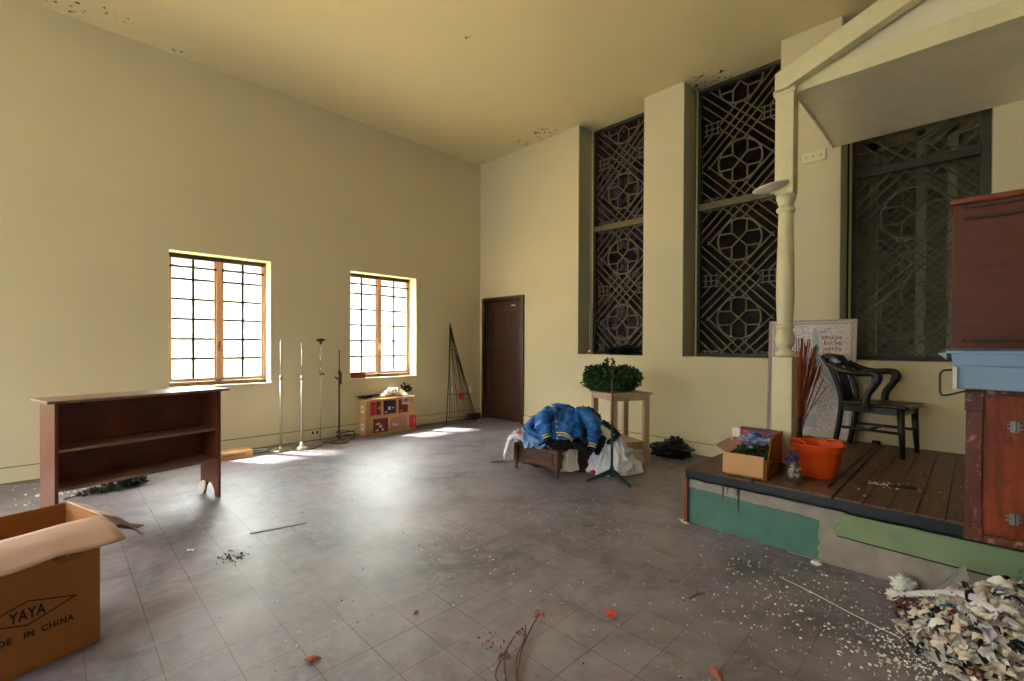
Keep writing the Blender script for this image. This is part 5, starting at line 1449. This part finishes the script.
# ------------------------------------------------------------------ floor litter
rr = random.Random(77)
f = M()
def near():
    while True:
        x = rr.gauss(5.95, 0.35); y = rr.gauss(-2.75, 0.35)
        if y < -2.18 and x > 4.7: return x, y
pts = [near() for _ in range(520)]
it = iter(pts); hold = {}
def fx():
    hold['p'] = next(it); return hold['p'][0]
flakes(f, 520, fx, lambda: hold['p'][1], 0.0015, 0.0015, 0.011, rr)
flakes(f, 380, lambda: rr.uniform(3.6, 6.2), lambda: rr.uniform(-3.9, -2.2), 0.0015, 0.0015, 0.008, rr)
flakes(f, 220, lambda: rr.uniform(1.6, 5.0), lambda: rr.uniform(-5.0, -1.2), 0.0015, 0.0015, 0.008, rr)
flakes(f, 260, lambda: rr.gauss(6.20, 0.08), lambda: rr.gauss(-2.92, 0.12), 0.0015, 0.003, 0.012, rr)
flakes(f, 60, lambda: rr.uniform(0.1, 1.0), lambda: rr.uniform(-5.8, -5.3), 0.0015, 0.01, 0.05, rr)
o = f.build('plaster_flakes', PLASTER); tag(o, 'white plaster flakes scattered over the dark tiled floor', 'debris', kind='stuff')
f = M()
flakes(f, 260, lambda: rr.uniform(1.5, 6.2), lambda: rr.uniform(-5.0, -0.6), 0.0015, 0.002, 0.009, rr)
flakes(f, 60, lambda: rr.gauss(3.16, 0.05), lambda: rr.gauss(-4.72, 0.05), 0.0015, 0.004, 0.016, rr)
o = f.build('dirt_crumbs', DIRT); tag(o, 'dark dirt crumbs scattered over the tiled floor', 'debris', kind='stuff')

f = M(); f.box((-0.18, -0.018, 0), (0.18, 0.018, 0.004)); o = f.build('metal_strip', ALU, loc=(2.865, -4.37, 0.001), rotz=math.atan2(0.345, 0.082)); tag(o, 'thin grey metal strip lying on the tiles mid floor', 'strip')
f = M(); f.tube(curve([(5.61, -2.56, 0.003), (5.78, -2.62, 0.003), (6.0, -2.72, 0.003), (6.26, -2.815, 0.003), (6.42, -2.86, 0.003)], 20), 0.0017, 5); o = f.build('string', PLASTER); tag(o, 'thin white string running over the floor to the scrap pile', 'string')
f = M(); f.tube(curve([(5.55, -2.16, 0.004), (5.95, -2.155, 0.004), (6.35, -2.15, 0.004)], 20), 0.0016, 5); o = f.build('string', PLASTER); tag(o, 'pale string lying along the foot of the stage front', 'string')
def paper(label, loc, rz, a, b, name='paper_scrap', matl=PAPER, h=0.02, cat='paper'):
    f = M(); f.grid(lambda u, v: ((u - .5) * a, (v - .5) * b, 0.004 + h * (0.5 + 0.5 * math.sin(u * 4 + v * 3)) * abs(nz((u * 3, v * 3, 0), 1, loc[0]))), 8, 8)
    o = f.build(name, matl, loc=loc, rotz=rz, solid=0.002, offset=1); tag(o, label, cat); return o
paper('folded white paper on the floor at the stage corner', (4.87, -2.17, 0.001), 0.9, 0.04, 0.11, h=0.05)
paper('small white paper scrap on the tiles near the carton', (2.87, -4.90, 0.001), 0.9, 0.04, 0.025)
f = M(); crumple(f, (0, 0, 0.035), (0.042, 0.034, 0.035), 5, 0.7, 3.4, 48, 30); o = f.build('crumpled_paper', PAPER, loc=(6.13, -2.24, 0)); tag(o, 'crumpled white paper against the stage front left of the scrap pile', 'paper')
f = M(); crumple(f, (0, 0, 0.012), (0.028, 0.022, 0.012), 7, 0.4, 2.5, 20, 12); o = f.build('crumpled_paper', PAPER, loc=(5.72, -2.23, 0)); tag(o, 'tiny crumpled paper by the teal stage front', 'paper')

f = M(); foliage(f, [(0, 0, 0.012, 0.010, 0.018, 0.010)], 30, 0.018, 9, 0.5); o = f.build('silk_flower_head', ORFL, loc=(5.148, -3.583, 0.001)); tag(o, 'small bright orange silk flower head alone on the tiles', 'flower')
ts = thing('dried_flower_stem', 'dried brown twig with an orange flower tip on the foreground tiles', 'stem', (5.0, -4.02, 0))
f = M()
for (p, q, r_, s_) in (((5.20, -4.30), (5.05, -4.12), (4.97, -3.98), (4.91, -3.84)), ((5.16, -4.25), (5.05, -4.14), (4.99, -4.03), (4.93, -3.96)), ((5.20, -4.31), (5.10, -4.25), (5.0, -4.16), (4.95, -4.05)), ((5.2, -4.30), (5.12, -4.29), (5.06, -4.27), (5.02, -4.20))):
    f.tube(curve([(a[0] - 5.0, a[1] + 4.02, 0.006 + 0.006 * k) for k, a in enumerate((p, q, r_, s_))], 12), 0.0035, 5)
f.build('twig', TWIG, ts)
f = M(); foliage(f, [(-0.09, 0.18, 0.02, 0.018, 0.018, 0.012)], 60, 0.018, 2, 0.15); f.build('flower_tip', simple('rusty_petal', srgb(176, 84, 56), 0.8), ts)
for (a_, b_) in ((-0.06, 0.02), (0.0, -0.14)):
    f = M(); foliage(f, [(a_, b_, 0.012, 0.015, 0.015, 0.008)], 20, 0.018, 6, 0.4); f.build('dry_leaf', TWIG, ts)
def petal(label, loc, rz, s, matl, nm='dry_petal'):
    f = M(); f.grid(lambda u, v: ((u - .5) * s * 1.0, (v - .5) * s * 0.45 * math.sin(PI * min(.98, max(.02, u))), 0.004 + 0.012 * math.cos((v - .5) * 3) * math.sin(PI * u)), 8, 6)
    o = f.build(nm, matl, loc=loc, rotz=rz, solid=0.0015, offset=1); tag(o, label, 'petal')
petal('dried orange-brown petal on the tiles at lower left of centre', (4.44, -4.745, 0.001), 0.9, 0.07, simple('dull_orange_petal', srgb(170, 92, 58), 0.7))
petal('curled reddish petal on the tiles at the bottom edge right of centre', (5.665, -3.615, 0.001), 2.4, 0.09, simple('reddish_petal', srgb(150, 90, 74), 0.7))
petal('small orange petal on the tiles left of the dried twig', (4.46, -4.25, 0.001), 2.0, 0.035, MATS['dull_orange_petal'])
f = M(); flakes(f, 26, lambda: rr.gauss(0, 0.04), lambda: rr.gauss(0, 0.03), 0.001, 0.004, 0.012, rr); o = f.build('petal_crumbs', MATS['reddish_petal'], loc=(4.88, -4.12, 0)); tag(o, 'reddish petal crumbs beside the dried twig', 'debris', kind='stuff')
f = M(); f.tube([(-0.06, 0, 0.004), (0, 0.012, 0.006), (0.05, 0.0, 0.01)], 0.004, 5); f.tube([(0, 0.01, 0.005), (0.03, 0.04, 0.008)], 0.003, 5)
o = f.build('twig', TWIG, loc=(5.37, -3.10, 0.001), rotz=1.2); tag(o, 'small dark twig on the tiles before the teal stage front', 'twig')

# ------------------------------------------------------------------ scrap pile at lower right
SCR = [simple('scrap_white', srgb(236, 232, 230), 0.85, var=0.04), simple('scrap_cream', srgb(222, 208, 194), 0.85, var=0.08), simple('scrap_charcoal', srgb(38, 34, 40), 0.85, var=0.2),
       simple('scrap_brown', srgb(126, 88, 74), 0.85, var=0.2), simple('scrap_red', srgb(150, 44, 42), 0.8, var=0.2), simple('scrap_lilac', srgb(172, 164, 190), 0.8, var=0.1), simple('scrap_blue', srgb(88, 140, 174), 0.8, var=0.15)]
f = M(); rr = random.Random(55)
def pile_h(x, y):
    d = math.hypot((x - 6.66) / 0.52, (y + 2.60) / 0.46)
    return max(0.0, 0.34 * (1 - d ** 1.7))
# underlying mound
f.cur = 1
f.grid(lambda u, v: (lambda r, a: (lambda x, y: (x, min(y, -2.17), max(0.002, pile_h(x, y) - 0.03)))(6.66 + 0.50 * r * math.cos(a), -2.60 + 0.44 * r * math.sin(a)))(v, 2 * PI * u), 48, 14, closeu=True)
for k in range(2800):
    x = rr.uniform(6.10, 7.14); y = rr.uniform(-3.16, -2.16)
    h = pile_h(x, y)
    if h <= 0.005: continue
    f.cur = rr.choices(range(7), (44, 28, 11, 8, 3, 4, 2))[0]
    L = rr.uniform(0.025, 0.095); wd_ = rr.uniform(0.010, 0.034)
    yaw = rr.uniform(0, 2 * PI); pit = rr.uniform(-0.5, 0.6); d = Vector((math.cos(yaw) * math.cos(pit), math.sin(yaw) * math.cos(pit), math.sin(pit)))
    s = Vector((-math.sin(yaw), math.cos(yaw), rr.uniform(-0.5, 0.5))).normalized(); up = d.cross(s)
    c = Vector((x, y, h * rr.uniform(0.8, 1.0) + 0.012)); cu = rr.uniform(-0.4, 0.4); sd = rr.random() * 9
    def fn(u, v, c=c, d=d, s=s, up=up, L=L, wd_=wd_, cu=cu, sd=sd):
        p = c + d * (u - 0.5) * L + s * (v - 0.5) * wd_ * (1 + 0.4 * math.sin(u * 5 + sd)) + up * (cu * L * math.sin(PI * u) + 0.4 * wd_ * math.sin(v * 4 + u * 5 + sd))
        p.z = max(0.004, p.z); p.y = min(p.y, -2.17); return p
    f.grid(fn, 5, 3)
o = f.build('scrap_pile', SCR); tag(o, 'big pile of torn fabric and paper scraps at the lower right', 'debris', kind='stuff')
# distinct pieces on the pile
f = M(); f.grid(lambda u, v: (lambda c: c)(Vector((6.16 + 0.42 * u + 0.03 * math.sin(u * 6), -2.52 - 0.30 * u ** 1.6 + 0.055 * (v - 0.5) * (1 + 0.5 * math.sin(u * 3)), 0.10 + 0.13 * math.sin(u * PI * 0.75) + 0.02 * math.sin(v * 5)))), 30, 8)
o = f.build('ribbon_strip', simple('sheer_white_ribbon', srgb(208, 204, 214), 0.6, var=0.04), solid=0.004); tag(o, 'wide white ribbon trailing over the scrap pile', 'ribbon')
f = M(); f.add([(6.22, -2.40, 0.06), (6.40, -2.30, 0.08), (6.36, -2.26, 0.24), (6.30, -2.34, 0.15)], [(0, 1, 2), (0, 2, 3)])
o = f.build('plastic_sheet', CLEARP, solid=0.002); tag(o, 'stiff translucent plastic piece standing at the back of the scrap pile', 'sheet')
f = M(); rr2 = random.Random(3)
for k in range(90):
    x = rr2.gauss(6.20, 0.05); y = rr2.gauss(-2.50, 0.04); a = rr2.uniform(-0.6, 0.6)
    f.tube([(x, y, 0.02 + rr2.random() * 0.03), (x + 0.05 * math.cos(a), y + 0.05 * math.sin(a), 0.05 + rr2.random() * 0.05), (x + 0.11 * math.cos(a), y + 0.11 * math.sin(a), 0.02 + rr2.random() * 0.04)], 0.004, 4)
for k in range(60):
    x = rr2.gauss(6.24, 0.025); y = rr2.gauss(-2.72, 0.025); a = rr2.uniform(0, 6)
    f.tube([(x, y, 0.01), (x + 0.03 * math.cos(a), y + 0.03 * math.sin(a), 0.03), (x + 0.05 * math.cos(a), y + 0.05 * math.sin(a), 0.01)], 0.004, 4)
o = f.build('fibre_tuft', HAIR); tag(o, 'auburn fibre tufts at the left side of the scrap pile', 'fibre', kind='stuff')
f = M(); crumple(f, (0, 0, 0.04), (0.06, 0.035, 0.024), 15, 0.7, 3.4, 48, 30); f.cur = 1; f.box((-0.02, -0.05, 0.03), (0.02, -0.03, 0.055))
o = f.build('crumpled_tissue', [PAPER, SCR[6]], loc=(6.14, -2.42, 0.0)); tag(o, 'crumpled white tissue with a blue patch left of the scrap pile', 'tissue')
f = M(); f.tube([(6.45, -2.76, 0.23), (6.62, -2.66, 0.30)], 0.006, 8); o = f.build('plastic_rod', simple('steel_blue_plastic', srgb(110, 130, 160), 0.4)); tag(o, 'short steel blue rod lying on the scrap pile', 'rod')
